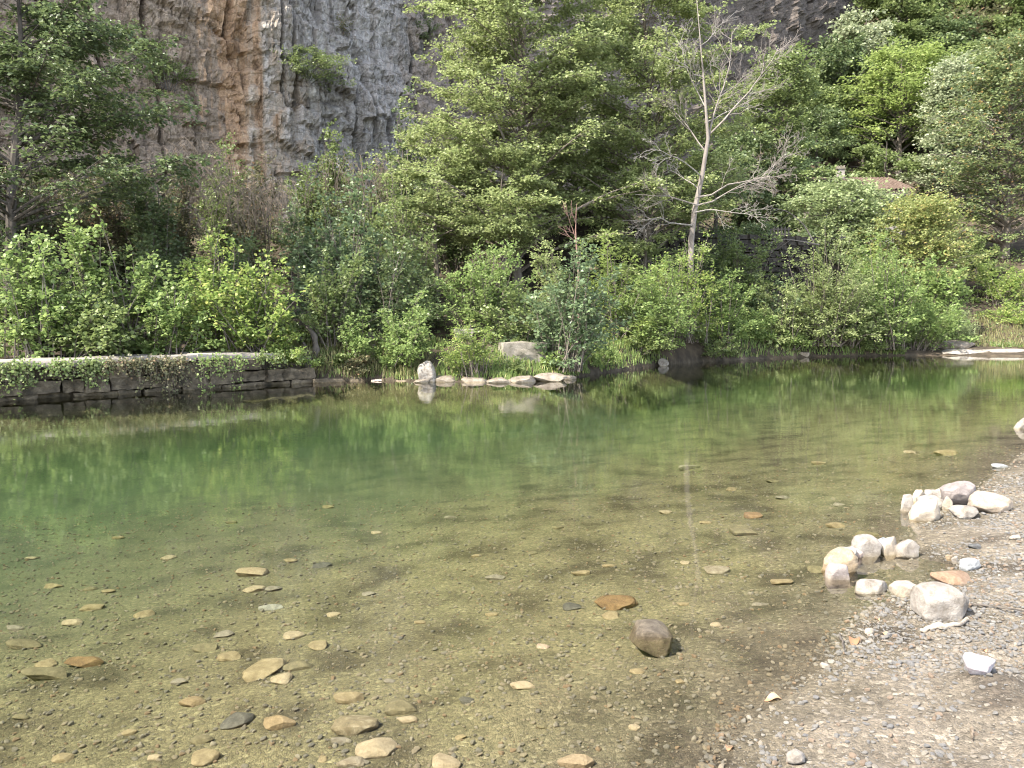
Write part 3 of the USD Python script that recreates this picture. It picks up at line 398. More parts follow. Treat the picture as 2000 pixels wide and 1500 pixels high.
# --- shrubs: (name, label, u, top row, width px, distance, leaf material, extra)
SH = [
 ('alder_bush', 'leafy pale green bush at the left edge, behind the wall top', 50, 445, 230, 15.9, 'leaf_fresh', dict(lsize=.08, oval=True, cover=2.2, spray=.42, min_s=1.3)),
 ('alder_bush', 'tallest leafy bush behind the left wall, with airy upper shoots', 215, 392, 210, 16.6, 'leaf_fresh', dict(lsize=.08, oval=True, cover=1.9, spray=.45, min_s=1.7)),
 ('alder_bush', 'low green bush spilling down to the wall top at left', 140, 560, 260, 15.6, 'leaf_mid', dict(lsize=.075, oval=True, cover=2.0, spray=.35, min_s=1.0)),
 ('bright_bush', 'bright yellow-green bush with one tall shoot behind the wall', 415, 440, 160, 17.3, 'leaf_bright', dict(lsize=.075, oval=True, cover=2.0, spray=.42, min_s=1.3)),
 ('bright_bush', 'rounded bright yellow-green bush left of the driftwood stump', 490, 515, 230, 17.0, 'leaf_bright', dict(lsize=.07, oval=True, cover=2.6, spray=.4, min_s=.45, lean=(.15, -.25))),
 ('green_bush', 'fresh green bush between the pale and the yellow-green bushes', 325, 530, 150, 17.4, 'leaf_fresh', dict(lsize=.075, oval=True, cover=2.2)),
 ('elder_shrub', 'large bluish green shrub under the cliff, behind the low stone ledges', 680, 345, 220, 22.0, 'leaf_blue', dict(lsize=.10, oval=True, cover=2.2, spray=.6)),
 ('elder_shrub', 'bluish green shrub at the foot of the cliff streaks', 590, 400, 110, 25.5, 'leaf_blue', dict(lsize=.11, cover=2.2)),
 ('dark_shrub', 'deep green shrub behind the driftwood stump', 640, 490, 170, 19.8, 'leaf_mid', dict(lsize=.08, cover=2.4)),
 ('dark_shrub', 'deep green shrub in the hollow left of the white shore rock', 770, 480, 240, 21.5, 'leaf_dark', dict(lsize=.085, cover=2.6)),
 ('bank_bush', 'bright green bush over the old ledges, left of the white shore rock', 790, 585, 160, 19.6, 'leaf_fresh', dict(lsize=.07, oval=True, cover=2.4)),
 ('bank_bush', 'low green bush right of the driftwood stump', 705, 622, 110, 19.3, 'leaf_fresh', dict(lsize=.065, oval=True, cover=2.2)),
 ('willow_bush', 'small light green willow bush beside the stone block', 928, 620, 125, 18.9, 'leaf_bright', dict(lsize=.055, cover=2.6, slim=.25)),
 ('pale_bush', 'pale green bush behind the light green willow bush', 935, 475, 200, 22.0, 'leaf_fresh', dict(lsize=.075, cover=2.3)),
 ('green_bush', 'green bush between the pale bush and the broad dark bush', 1020, 545, 150, 21.0, 'leaf_mid', dict(lsize=.075, cover=2.4)),
 ('hazel_bush', 'broad glossy dark green bush right of the stone block', 1105, 505, 240, 20.3, 'leaf_blue', dict(lsize=.085, oval=True, cover=2.3, spray=.45)),
 ('sunlit_bush', 'sunlit yellowish bush at the foot of the bare red sapling', 1105, 470, 150, 23.5, 'leaf_alder', dict(lsize=.075, cover=2.0)),
 ('bamboo_clump', 'feathery light green clump right of the bare red sapling', 1215, 462, 170, 24.5, 'leaf_lime', dict(lsize=.13, cover=3.0, slim=.14, droop=.5)),
 ('waterside_bush', 'fresh green bush overhanging the bank in the middle of the far shore', 1290, 525, 210, 23.6, 'leaf_fresh', dict(lsize=.075, cover=2.4, oval=True)),
 ('waterside_bush', 'tall loose light green bush in front of the dead tree trunk', 1335, 470, 180, 25.5, 'leaf_bright', dict(lsize=.075, cover=1.7)),
 ('waterside_bush', 'light green bush right of the dead tree trunk, on the bank', 1415, 515, 110, 27.0, 'leaf_fresh', dict(lsize=.08, cover=1.8)),
 ('low_shore_bush', 'low green leafy plant at the water right of the shore rocks', 1175, 672, 110, 20.8, 'leaf_fresh', dict(lsize=.06, cover=2.4, min_s=.25)),
 ('low_shore_bush', 'low dark plant overhanging the water in the middle of the far shore', 1245, 640, 130, 22.3, 'leaf_mid', dict(lsize=.065, cover=2.4, min_s=.3)),
 ('low_shore_bush', 'low leafy plant on the bank below the tall loose bush', 1345, 640, 120, 24.8, 'leaf_mid', dict(lsize=.07, cover=2.4, min_s=.3)),
 ('low_shore_bush', 'ivy-like plant hanging on the steep reddish bank', 1385, 648, 130, 26.0, 'leaf_mid', dict(lsize=.07, cover=2.4, min_s=.08, lean=(0, -.35))),
 ('low_shore_bush', 'leafy bramble hanging over the bank right of the dry grass', 755, 672, 90, 18.9, 'leaf_fresh', dict(lsize=.06, oval=True, cover=2.4, min_s=.2)),
 ('low_shore_bush', 'small leafy plant growing over the front of the stone block', 1000, 692, 70, 19.2, 'leaf_mid', dict(lsize=.05, cover=2.4, min_s=.3)),
 ('low_shore_bush', 'broad-leaved seedling right of the stone block', 1085, 680, 60, 19.7, 'leaf_fresh', dict(lsize=.09, oval=True, cover=2.2, min_s=.3)),
 ('low_shore_bush', 'green plant at the waterline between the fern-like bush and the willow', 1545, 640, 110, 28.5, 'leaf_fresh', dict(lsize=.08, cover=2.4, min_s=.2)),
 ('low_shore_bush', 'dark green growth at the waterline under the right half of the willow mass', 1725, 640, 170, 30.5, 'leaf_mid', dict(lsize=.08, cover=2.6, min_s=.2)),
 ('wall_shrub', 'dark ivy over the rubble wall behind the dead tree', 1300, 470, 130, 32.0, 'leaf_mid', dict(lsize=.09, cover=1.6)),
 ('wall_shrub', 'dull green shrub against the rubble wall right of the dead tree', 1430, 462, 150, 33.0, 'leaf_dark', dict(lsize=.09, cover=1.6)),
 ('low_shore_bush', 'yellow-green bush covering the right end of the wall top by the stump', 560, 655, 150, 18.0, 'leaf_bright', dict(lsize=.06, oval=True, cover=2.6, min_s=.2, lean=(.1, -.3))),
 ('low_shore_bush', 'dark bramble over the end of the wall, beside the driftwood stump', 640, 690, 120, 18.8, 'leaf_mid', dict(lsize=.055, oval=True, cover=2.6, min_s=.2, lean=(.1, -.25))),
 ('low_shore_bush', 'tangled bramble between the stump and the white shore rock', 700, 690, 100, 18.9, 'leaf_olive', dict(lsize=.055, cover=2.6, min_s=.2, lean=(.1, -.25))),
 ('green_bush', 'green bush filling the gap before the dead tree and its wall', 1390, 480, 150, 30.0, 'leaf_mid', dict(lsize=.09, cover=2.2)),
 ('green_bush', 'loose green bush between the waterside bushes and the big willow', 1520, 540, 130, 28.6, 'leaf_alder', dict(lsize=.085, cover=2.0)),
 ('wall_shrub', 'mid green shrub before the rubble wall, just right of the dead tree trunk', 1462, 452, 150, 31.0, 'leaf_mid', dict(lsize=.09, cover=2.4)),
 ('fern_bush', 'low green bush dipping to the water left of the big willow', 1490, 605, 120, 26.6, 'leaf_fresh', dict(lsize=.085, cover=2.4, oval=True)),
 ('scrub_bush', 'low dull green bush on the slope below the stone wall', 1480, 545, 160, 30.0, 'leaf_blue', dict(lsize=.09, cover=2.0)),
 ('willow_bush', 'large willow bush hanging over the water, left part of the mass', 1620, 450, 230, 29.6, 'leaf_alder', dict(lsize=.085, cover=2.6, spray=.6, slim=.32, droop=.35)),
 ('willow_bush', 'large green bush right of the big willow, over the water', 1735, 475, 230, 30.6, 'leaf_fresh', dict(lsize=.09, cover=2.5, spray=.6)),
 ('waterside_bush', 'dark low bush at the waterline under the big willow', 1665, 600, 220, 29.9, 'leaf_mid', dict(lsize=.085, cover=2.5)),
 ('waterside_bush', 'green low bush at the waterline, right end of the willow mass', 1790, 590, 150, 31.2, 'leaf_fresh', dict(lsize=.085, cover=2.4)),
 ('elder_bush', 'broad-leaved green bush between the big willow and the brambles', 1815, 470, 140, 33.0, 'leaf_fresh', dict(lsize=.15, cover=2.6, oval=True)),
 ('lime_bush', 'yellow-green bush right behind the big willow', 1730, 455, 150, 34.0, 'leaf_bright', dict(lsize=.09, cover=2.4)),
 ('fig_tree', 'round pale green fig tree hiding the house', 1642, 352, 225, 38.0, 'leaf_fig', dict(lsize=.13, cover=4.2, inner=.42, stem=.08, oval=True, shape='round', kb=.25, d_ratio=.8)),
 ('yellowing_bush', 'yellowing bush right of the fig tree', 1805, 375, 180, 36.0, 'leaf_yellow', dict(lsize=.10, cover=3.4, stem=.07, shape='round', kb=.2)),
 ('bramble_mound', 'rounded bramble mound at the right edge above the rock ledge', 1955, 512, 170, 36.0, 'leaf_bright', dict(lsize=.08, cover=2.6)),
 ('bramble_mound', 'low bramble mound near the rock ledge at the right edge', 1985, 590, 150, 34.0, 'leaf_bright', dict(lsize=.08, cover=2.2)),
 ('bramble_mound', 'greyish green mound at the left end of the rock ledge', 1870, 585, 110, 32.6, 'leaf_fig', dict(lsize=.07, cover=2.4, slim=.2)),
 ('dark_shrub', 'dark shrub under the layered tree at the right edge', 1900, 470, 120, 38.5, 'leaf_mid', dict(lsize=.11, cover=2.3)),
 ('wall_shrub', 'small dark ivy shrub over the picket fence left of the fig tree', 1485, 435, 90, 35.5, 'leaf_dark', dict(lsize=.09, cover=2.6)),
 ('dark_shrub', 'dark shrub on the slope behind the tallest left bush', 290, 470, 160, 20.5, 'leaf_dark', dict(lsize=.085, cover=2.6)),
 ('dark_shrub', 'dark low shrub on the slope behind the yellow-green bush', 480, 475, 170, 21.0, 'leaf_dark', dict(lsize=.085, cover=2.6)),
 ('dark_shrub', 'dark shrub behind the wall bushes at the left edge', 60, 450, 180, 19.8, 'leaf_dark', dict(lsize=.085, cover=2.4)),
 ('ledge_shrub', 'deep green ivy-like shrub at the cliff foot, over the dark hollow', 300, 325, 170, 24.0, 'leaf_dark', dict(lsize=.10, cover=2.6)),
 ('ledge_shrub', 'olive shrub at the cliff foot above the bare earth', 215, 285, 180, 24.5, 'leaf_olive', dict(lsize=.085, cover=2.2)),
 ('ledge_shrub', 'olive shrub at the left end of the cliff foot', 100, 320, 190, 23.5, 'leaf_olive', dict(lsize=.085, cover=2.2)),
 ('ledge_shrub', 'dark green shrub at the left edge under the overhanging tree', 20, 270, 150, 22.5, 'leaf_dark', dict(lsize=.085, cover=2.4)),
 ('ledge_shrub', 'green shrub against the cliff below the tan rock', 430, 275, 130, 27.5, 'leaf_mid', dict(lsize=.09, cover=2.3)),
 ('ledge_shrub', 'olive shrub beside the dry twigs at the cliff foot', 345, 295, 110, 26.0, 'leaf_olive', dict(lsize=.085, cover=1.8)),
 ('ledge_shrub', 'dull brownish shrub under the blue-grey rock', 500, 330, 140, 27.0, 'leaf_olive', dict(lsize=.09, cover=2.0)),
 ('ledge_shrub', 'green shrub under the small tree growing on the cliff', 620, 275, 150, 29.5, 'leaf_mid', dict(lsize=.10, cover=2.2)),
 ('ledge_shrub', 'olive green shrub right of the small cliff tree', 710, 285, 130, 31.0, 'leaf_mid', dict(lsize=.10, cover=2.0)),
 ('ledge_shrub', 'dark shrub against the cliff beside the tall alder', 795, 185, 90, 33.5, 'leaf_dark', dict(lsize=.11, cover=2.3)),
 ('ledge_shrub', 'dark shrub in the gap left of the tall alder trunk', 885, 330, 170, 30.0, 'leaf_dark', dict(lsize=.10, cover=2.2)),
]
for name, lab, u, v, w, Y, m, kw in SH:
    kw = dict(kw); kw.setdefault('cap', 22000)
    if name in ('waterside_bush', 'willow_bush', 'hazel_bush', 'bank_bush'): kw.setdefault('lean', (0, -.55)); kw.setdefault('min_s', .35)
    plant(name, lab, 'bush' if 'tree' not in name else 'tree', u, v, w, Y, m, **kw)
# shrubs rooted in the rock face
for name, lab, u, v, w, h, m in [('cliff_tree', 'small spreading tree rooted in the blue-grey cliff face', 605, 212, 175, 110, 'leaf_mid'), ('cliff_tuft', 'green tuft hanging from the tan cliff face', 335, 175, 80, 100, 'leaf_mid'), ('cliff_tuft', 'small tuft high on the dark cliff beside the alder', 830, 85, 50, 60, 'leaf_dark'),
                                 ('cliff_tuft', 'dry tuft on the cliff right of the small cliff tree', 675, 70, 26, 30, 'leaf_olive')]:
    p = cliff_point(u, v); SEED[0] += 1; rng = np.random.default_rng(SEED[0]); Y = p[1] - .2; W, H = w / FPX * Y, h / FPX * Y
    wood, (lv, lf, lt) = grow(rng, H, W, W * .8, int(2.0 * W * H / (.08 ** 2 * .42)), .08, shape='round' if 'tree' in name else 'dome', kb=.4 if 'tree' in name else .1, stem=.06 if 'tree' in name else None, layered=.8, spray=.5)
    t = thing(name, (p[0], Y, p[2]), lab, 'tree' if 'tree' in name else 'shrub'); put(T2[0] if 'tree' in name else 'stems', wood, 'bark_dark', t); put(T2[1] if 'tree' in name else 'foliage', (lv, lf), m, t, tint=lt)
# dry vines hanging down the cliff foot
for lab, u, v, w, h, Y in [('pale tangle of dry vines below the tan cliff', 385, 270, 110, 130, 26.0), ('brown tangle of dry vines at the foot of the cliff, lower right', 500, 345, 130, 130, 25.0), ('tall dry stalks below the blue-grey cliff', 700, 300, 150, 130, 29.0)]:
    rng = np.random.default_rng(int(u)); p = at(u, v, Y); W, H = w / FPX * Y, h / FPX * Y; K = 150
    zb = p[2] - H; S = np.stack([p[0] + rng.uniform(-.5, .5, K) * W, Y + rng.normal(0, .35, K), zb + rng.uniform(.3, 1, K) ** .7 * H], 1)
    E = S + np.stack([rng.normal(0, .4, K), -rng.uniform(0, .5, K), -rng.uniform(.3, 1.0, K) * (S[:, 2] - zb)], 1); C = (S + E) / 2 + np.stack([rng.normal(0, .35, K), rng.normal(-.2, .2, K), rng.uniform(0, .8, K)], 1)
    put('dry_vines', tubes(bezier(S, C, E, 8) - p * [1, 1, 0] - [0, 0, zb], np.linspace(.011, .004, 8)[None].repeat(K, 0), 3), 'twig_dry', label=lab, cat='vines', loc=(p[0], Y, zb))

# --- the bare trees
def bare_branches(rng, start, end, r, depth, arch=.12, spread=.9):
    """A limb with its side twigs, recursively; returns lists of polylines by radius."""
    out = []; L = np.linalg.norm(end - start); m = 7
    c = (start + end) / 2 + np.array([rng.normal(0, .06), rng.normal(0, .06), arch]) * L
    P = bezier(start[None], c[None], end[None], m)[0]; P[1:-1] += rng.normal(0, .018 * L, (m - 2, 3)); out.append((P, np.linspace(r, max(.004, r * .28), m)))
    if depth > 0:
        for _ in range(int(3 + L * 2.6 if depth > 1 else 3 + L * 4)):
            t = rng.uniform(.22, 1); i = int(t * (m - 1.001)); f = t * (m - 1) - i; b = P[i] * (1 - f) + P[i + 1] * f; T = unit(P[i + 1] - P[i])
            sd = unit(np.cross(T, rng.normal(0, 1, 3))); d = unit(T * rng.uniform(.5, 1) + sd * spread * rng.uniform(.5, 1) + [0, 0, .12])
            out += bare_branches(rng, b, b + d * L * rng.uniform(.28, .55) * (1.15 - .5 * t), max(.004, r * .42), depth - 1, arch * .6, spread)
    return out
def wood_mesh(lines, n=4): return tubes(np.stack([l[0] for l in lines]), np.stack([l[1] for l in lines]), n)
rng = np.random.default_rng(505)
DY = 26.5; base = at(1350, 520, DY); base[2] = gz(base[0], DY)
dead = thing('dead_tree', base, 'grey leafless dead tree with fine spreading twigs', 'tree')
tk = np.array([at(u, v, DY + o) - base for u, v, o in [(1350, 560, 0), (1350, 470, 0), (1357, 410, 0), (1372, 340, -.1), (1383, 270, -.2), (1378, 205, -.2), (1372, 130, 0), (1366, 60, .1), (1360, -10, .2)]])
tk[0, 2] = -.1; rr = np.array([.115, .10, .09, .075, .058, .04, .028, .019, .01]); put('trunk', tubes(tk[None], rr[None], 9), 'bark_pale', dead, smooth=True)
for (u0, v0), (u1, v1), dy, r, arch in [((1383, 265), (1520, 95), -.6, .055, .02), ((1383, 268), (1430, 60), .5, .05, .02), ((1381, 300), (1280, 190), .8, .045, .08), ((1362, 385), (1530, 345), -1.2, .05, .12), ((1358, 402), (1545, 300), -.5, .045, -.10), ((1360, 400), (1240, 380), -1.0, .045, .10),
                                       ((1352, 440), (1215, 430), .6, .04, .08), ((1370, 345), (1270, 290), -1.2, .04, .10), ((1378, 210), (1310, 60), .3, .035, .05), ((1376, 240), (1470, 205), 1.0, .035, .1), ((1356, 415), (1480, 425), -1.5, .035, .12), ((1367, 90), (1440, 20), -.4, .025, .05), ((1372, 150), (1290, 110), -.8, .03, .08), ((1366, 372), (1300, 330), 1.2, .035, .1)]:
    s = at(u0, v0, DY - .1) - base; e = at(u1, v1, DY + dy) - base
    put('branch', wood_mesh(bare_branches(rng, s, e, r * .62, 3 if r > .03 else 2, arch)), 'bark_pale' if r > .04 else 'bark_grey', dead)
rng = np.random.default_rng(506); b0 = at(1130, 560, 22.3); b0[2] = gz(b0[0], 22.3); sap = thing('bare_sapling', b0, 'thin bare reddish sapling rising above the bushes in the middle', 'tree')
sp = np.array([at(u, v, 22.3) - b0 for u, v in [(1132, 600), (1130, 540), (1127, 500), (1124, 450), (1126, 398)]]); sp[0] = (0, 0, -.1); put('trunk', tubes(sp[None], np.array([[.035, .03, .026, .02, .008]]), 6), 'bark_red', sap)
for (u0, v0), (u1, v1) in [((1125, 475), (1088, 440)), ((1125, 470), (1098, 402)), ((1124, 460), (1105, 440)), ((1125, 440), (1115, 400)), ((1128, 535), (1165, 525))]: put('branch', wood_mesh(bare_branches(rng, at(u0, v0, 22.3) - b0, at(u1, v1, 22.1) - b0, .012, 1, .05, .5)), 'bark_red', sap)
for lab, pts_ in [('long arching dry cane left of the fig tree', [(1590, 475), (1572, 440), (1540, 412), (1500, 405)]), ('second dry cane, lower and flatter, left of the fig tree', [(1600, 478), (1570, 472), (1530, 466), (1500, 475)])]:
    P = np.array([at(u, v, 33.0) for u, v in pts_]); o = P[0].copy(); t = np.linspace(0, 3, 12); P = np.stack([np.interp(t, range(4), P[:, j]) for j in range(3)], 1); P[1:-1] = (P[:-2] + P[1:-1] * 2 + P[2:]) / 4; R_ = np.linspace(.035, .008, 12)
    rng = np.random.default_rng(9); tw = [(P - o, R_)] + [(np.linspace(P[i] - o, P[i] - o + [-rng.uniform(.2, .6), rng.normal(0, .2), -rng.uniform(.1, .6)], 12), np.linspace(.009, .004, 12)) for i in (6, 7, 8, 9, 10)]
    put('dry_cane', wood_mesh(tw, 5), 'bark_pale', label=lab, cat='cane', loc=o)

# --- undergrowth, ivy and grass on the far bank
def far_points(rng, n, s0, s1, x0=-16, x1=27):
    out = []
    while sum(map(len, out)) < n:
        p = np.column_stack([rng.uniform(x0, x1, n * 2), rng.uniform(10, 52, n * 2)]); s, t = polyline(FAR, p); ok = (s > s0) & (s < s1); out.append(np.column_stack([p[ok], s[ok], t[ok]]))
    return np.vstack(out)[:n]
rng = np.random.default_rng(300)
P = far_points(rng, 46000, 1.6, 24); hgt = np.clip(fbm(np.column_stack([P[:, :2] * .55, 0 * P[:, 0]]), 3, 201) + .45, .05, 1); z, _ = land(P[:, 0], P[:, 1])
keep = rng.random(len(P)) < np.clip(.25 + 1.2 * hgt, 0, 1); keep &= ~((P[:, 2] < 3.2) & (P[:, 3] < TA[620])); P, z, hgt = P[keep], z[keep], hgt[keep]
pos = np.column_stack([P[:, :2], z + rng.random(len(P)) * hgt * .55 + .02]); v, f, t = leaf_mesh(pos, rng.normal(0, 1, (len(P), 3)) * [1, 1, .4], unit(rng.normal(0, .5, (len(P), 3)) + [0, -.2, 1]), rng.uniform(.07, .14, len(P)), rng, False, .45)
put('undergrowth', (v, f), 'leaf_mid', tint=t * .8, label='low leafy undergrowth covering the slope behind the far bank', cat='undergrowth', kind='stuff')
def blades(rng, xy, z, h, mname, name, lab, droop=.3, wid=.012, out=None):
    n = len(xy); az = rng.uniform(0, 2 * np.pi, n); d = np.stack([np.cos(az), np.sin(az), 0 * az], 1); lean = rng.uniform(.1, .7, n)[:, None]
    if out is not None: d = unit(d * .6 + out); lean = lean * 1.2
    sd = np.stack([-d[:, 1], d[:, 0], 0 * az], 1) * wid; b = np.column_stack([xy, z - .01]); h = h[:, None]; up = np.array([0, 0, 1.0])
    m1 = b + up * h * .6 + d * h * lean * .35; tp = b + up * h * (1 - droop * lean * 1.4) + d * h * lean
    if out is not None: tp = b + d * h * .8 + up * h * (.25 - lean)
    V = np.stack([b - sd, b + sd, m1 + sd * .7, m1 - sd * .7, tp], 1); F = (np.arange(n) * 5)[:, None, None] + np.array([[0, 1, 2], [0, 2, 3], [3, 2, 4]])[None]
    put(name, (V.reshape(-1, 3), F.reshape(-1, 3)), mname, tint=np.repeat(rng.random(n), 5), label=lab, cat='grass', kind='stuff')
P = far_points(rng, 46000, .05, 2.4); n_ = meshkit.noise(np.column_stack([P[:, :2] * .9, 0 * P[:, 0]]), 210); k = (n_ > np.where(P[:, 2] < 1.6, .22, .45)) & ~((P[:, 2] < 1.7) & (P[:, 3] < TA[500])) & ~((P[:, 3] > TA[1830] - .5) & (P[:, 2] < 2)); P = P[k]
blades(rng, P[:, :2], land(P[:, 0], P[:, 1])[0], rng.uniform(.06, .26, len(P)), 'grass_green', 'bank_grass', 'green grass tufts along the far bank above the water', wid=.017)
P = far_points(rng, 3500, .05, 1.4, -9, -2); k = (P[:, 3] > TA[500] - .6) & (P[:, 3] < TA[820]); P = P[k]
blades(rng, P[:, :2], land(P[:, 0], P[:, 1])[0] + .03, rng.uniform(.12, .34, len(P)), 'grass_dry', 'hanging_grass', 'dry yellowish grass hanging over the bank right of the wall', out=np.array([.55, -.75, -.1]), wid=.008)
P = far_points(rng, 5000, 1.9, 5, 15, 26); blades(rng, P[:, :2], land(P[:, 0], P[:, 1])[0], rng.uniform(.12, .4, len(P)), 'grass_dry', 'ledge_grass', 'dry grass behind the flat rock ledge at the right edge')

# ------------------------------------------------------------------ stones
def stone(rng, w, d, h, angular=.5, sub=3, power=.88):
    """A rounded, partly flattened stone of the given size resting on z = 0."""
    s = trimesh.creation.icosphere(subdivisions=sub); v = np.array(s.vertices); k = int(rng.integers(1e6))
    r = 1 + .5 * fbm(v * 1.1 + k % 97, 3, k % 1000) + .10 * fbm(v * 3.2 + 3, 3, k % 991)
    v = v * r[:, None]
    for _ in range(int(5 + 9 * angular)):                                  # worn flat faces
        n = unit(rng.normal(0, 1, 3) * [1, 1, .8]); q = rng.uniform(.50, .84); e = v @ n - q; v = v - np.clip(e, 0, None)[:, None] * n * rng.uniform(.75, .97)
    v = np.sign(v) * np.abs(v) ** power
    v -= (v.max(0) + v.min(0)) / 2; v = v / (v.max(0) - v.min(0)) * [w, d, h]; v = v + min(w, h) * (.055 * fbm(v / w * 9, 3, k % 887) + .10 * fbm(v / w * 3.3, 2, k % 881))[:, None] * unit(v)
    v[:, 2] -= v[:, 2].min(); return v, np.array(s.faces)
def add_stone(name, label, u, v, wpx, hpx, m, flat=None, ang=.5, cat='stone', group=None, sink=.18, sub=3, rot=0.0, Y=None, dr=.72, bed=False, parent=None):
    """A stone whose picture is wpx by hpx pixels round (u, v); it stands on the ground or river bed below that."""
    rng = np.random.default_rng(int(u * 7 + v * 13))
    p = on_ground(u, v + hpx * .40, 2.0, 14.0) if Y is None else at(u, v + hpx * .5, Y)
    ring = ' heap' in label or 'pool' in label or 'picture edge' in label or 'mauve-grey' in label; low = flat is None and Y is None and not ring and p[2] < -.01; wet = 0.0
    if ring:
        q_ = on_water(u, v + hpx * .42); zq = gz(q_[0], q_[1])
        if zq < -.01: wet = -zq; p = np.array([q_[0], q_[1], 0.0])
    px = (p[1] * math.cos(PITCH) + (CAM_H - p[2]) * math.sin(PITCH)) / FPX
    w = wpx * px; th = math.atan2(CAM_H - p[2], p[1]); d = w * dr
    d = min(d, hpx * px * .9 / max(math.sin(th), .08))
    if low: h = (.30 if v > 1345 else .24) * w; d = min(1.15 * w, max(.42 * w, (hpx * px - .6 * h * math.cos(th)) / max(math.sin(th), .08)))
    else: h = max(.18 * w, math.sqrt(max(0, (hpx * px) ** 2 - (d * math.sin(th)) ** 2)) / math.cos(th)) if flat is None else flat * w
    h += wet; p[2] -= wet
    if 'breaking' in label: h, sink, low = (.035 - p[2]) / 1.0, .05, False
    vv, ff = stone(rng, w, d, h * (1 + sink), ang, sub, .62 if 'squar' in label else .88); c, s_ = math.cos(rot), math.sin(rot); vv[:, :2] = vv[:, :2] @ np.array([[c, s_], [-s_, c]])
    return put(name, (vv, ff), m, smooth=True, label=label, cat=cat, group=group, loc=(p[0], p[1] + d * .22, p[2] - h * (sink + (.16 if low else 0))))
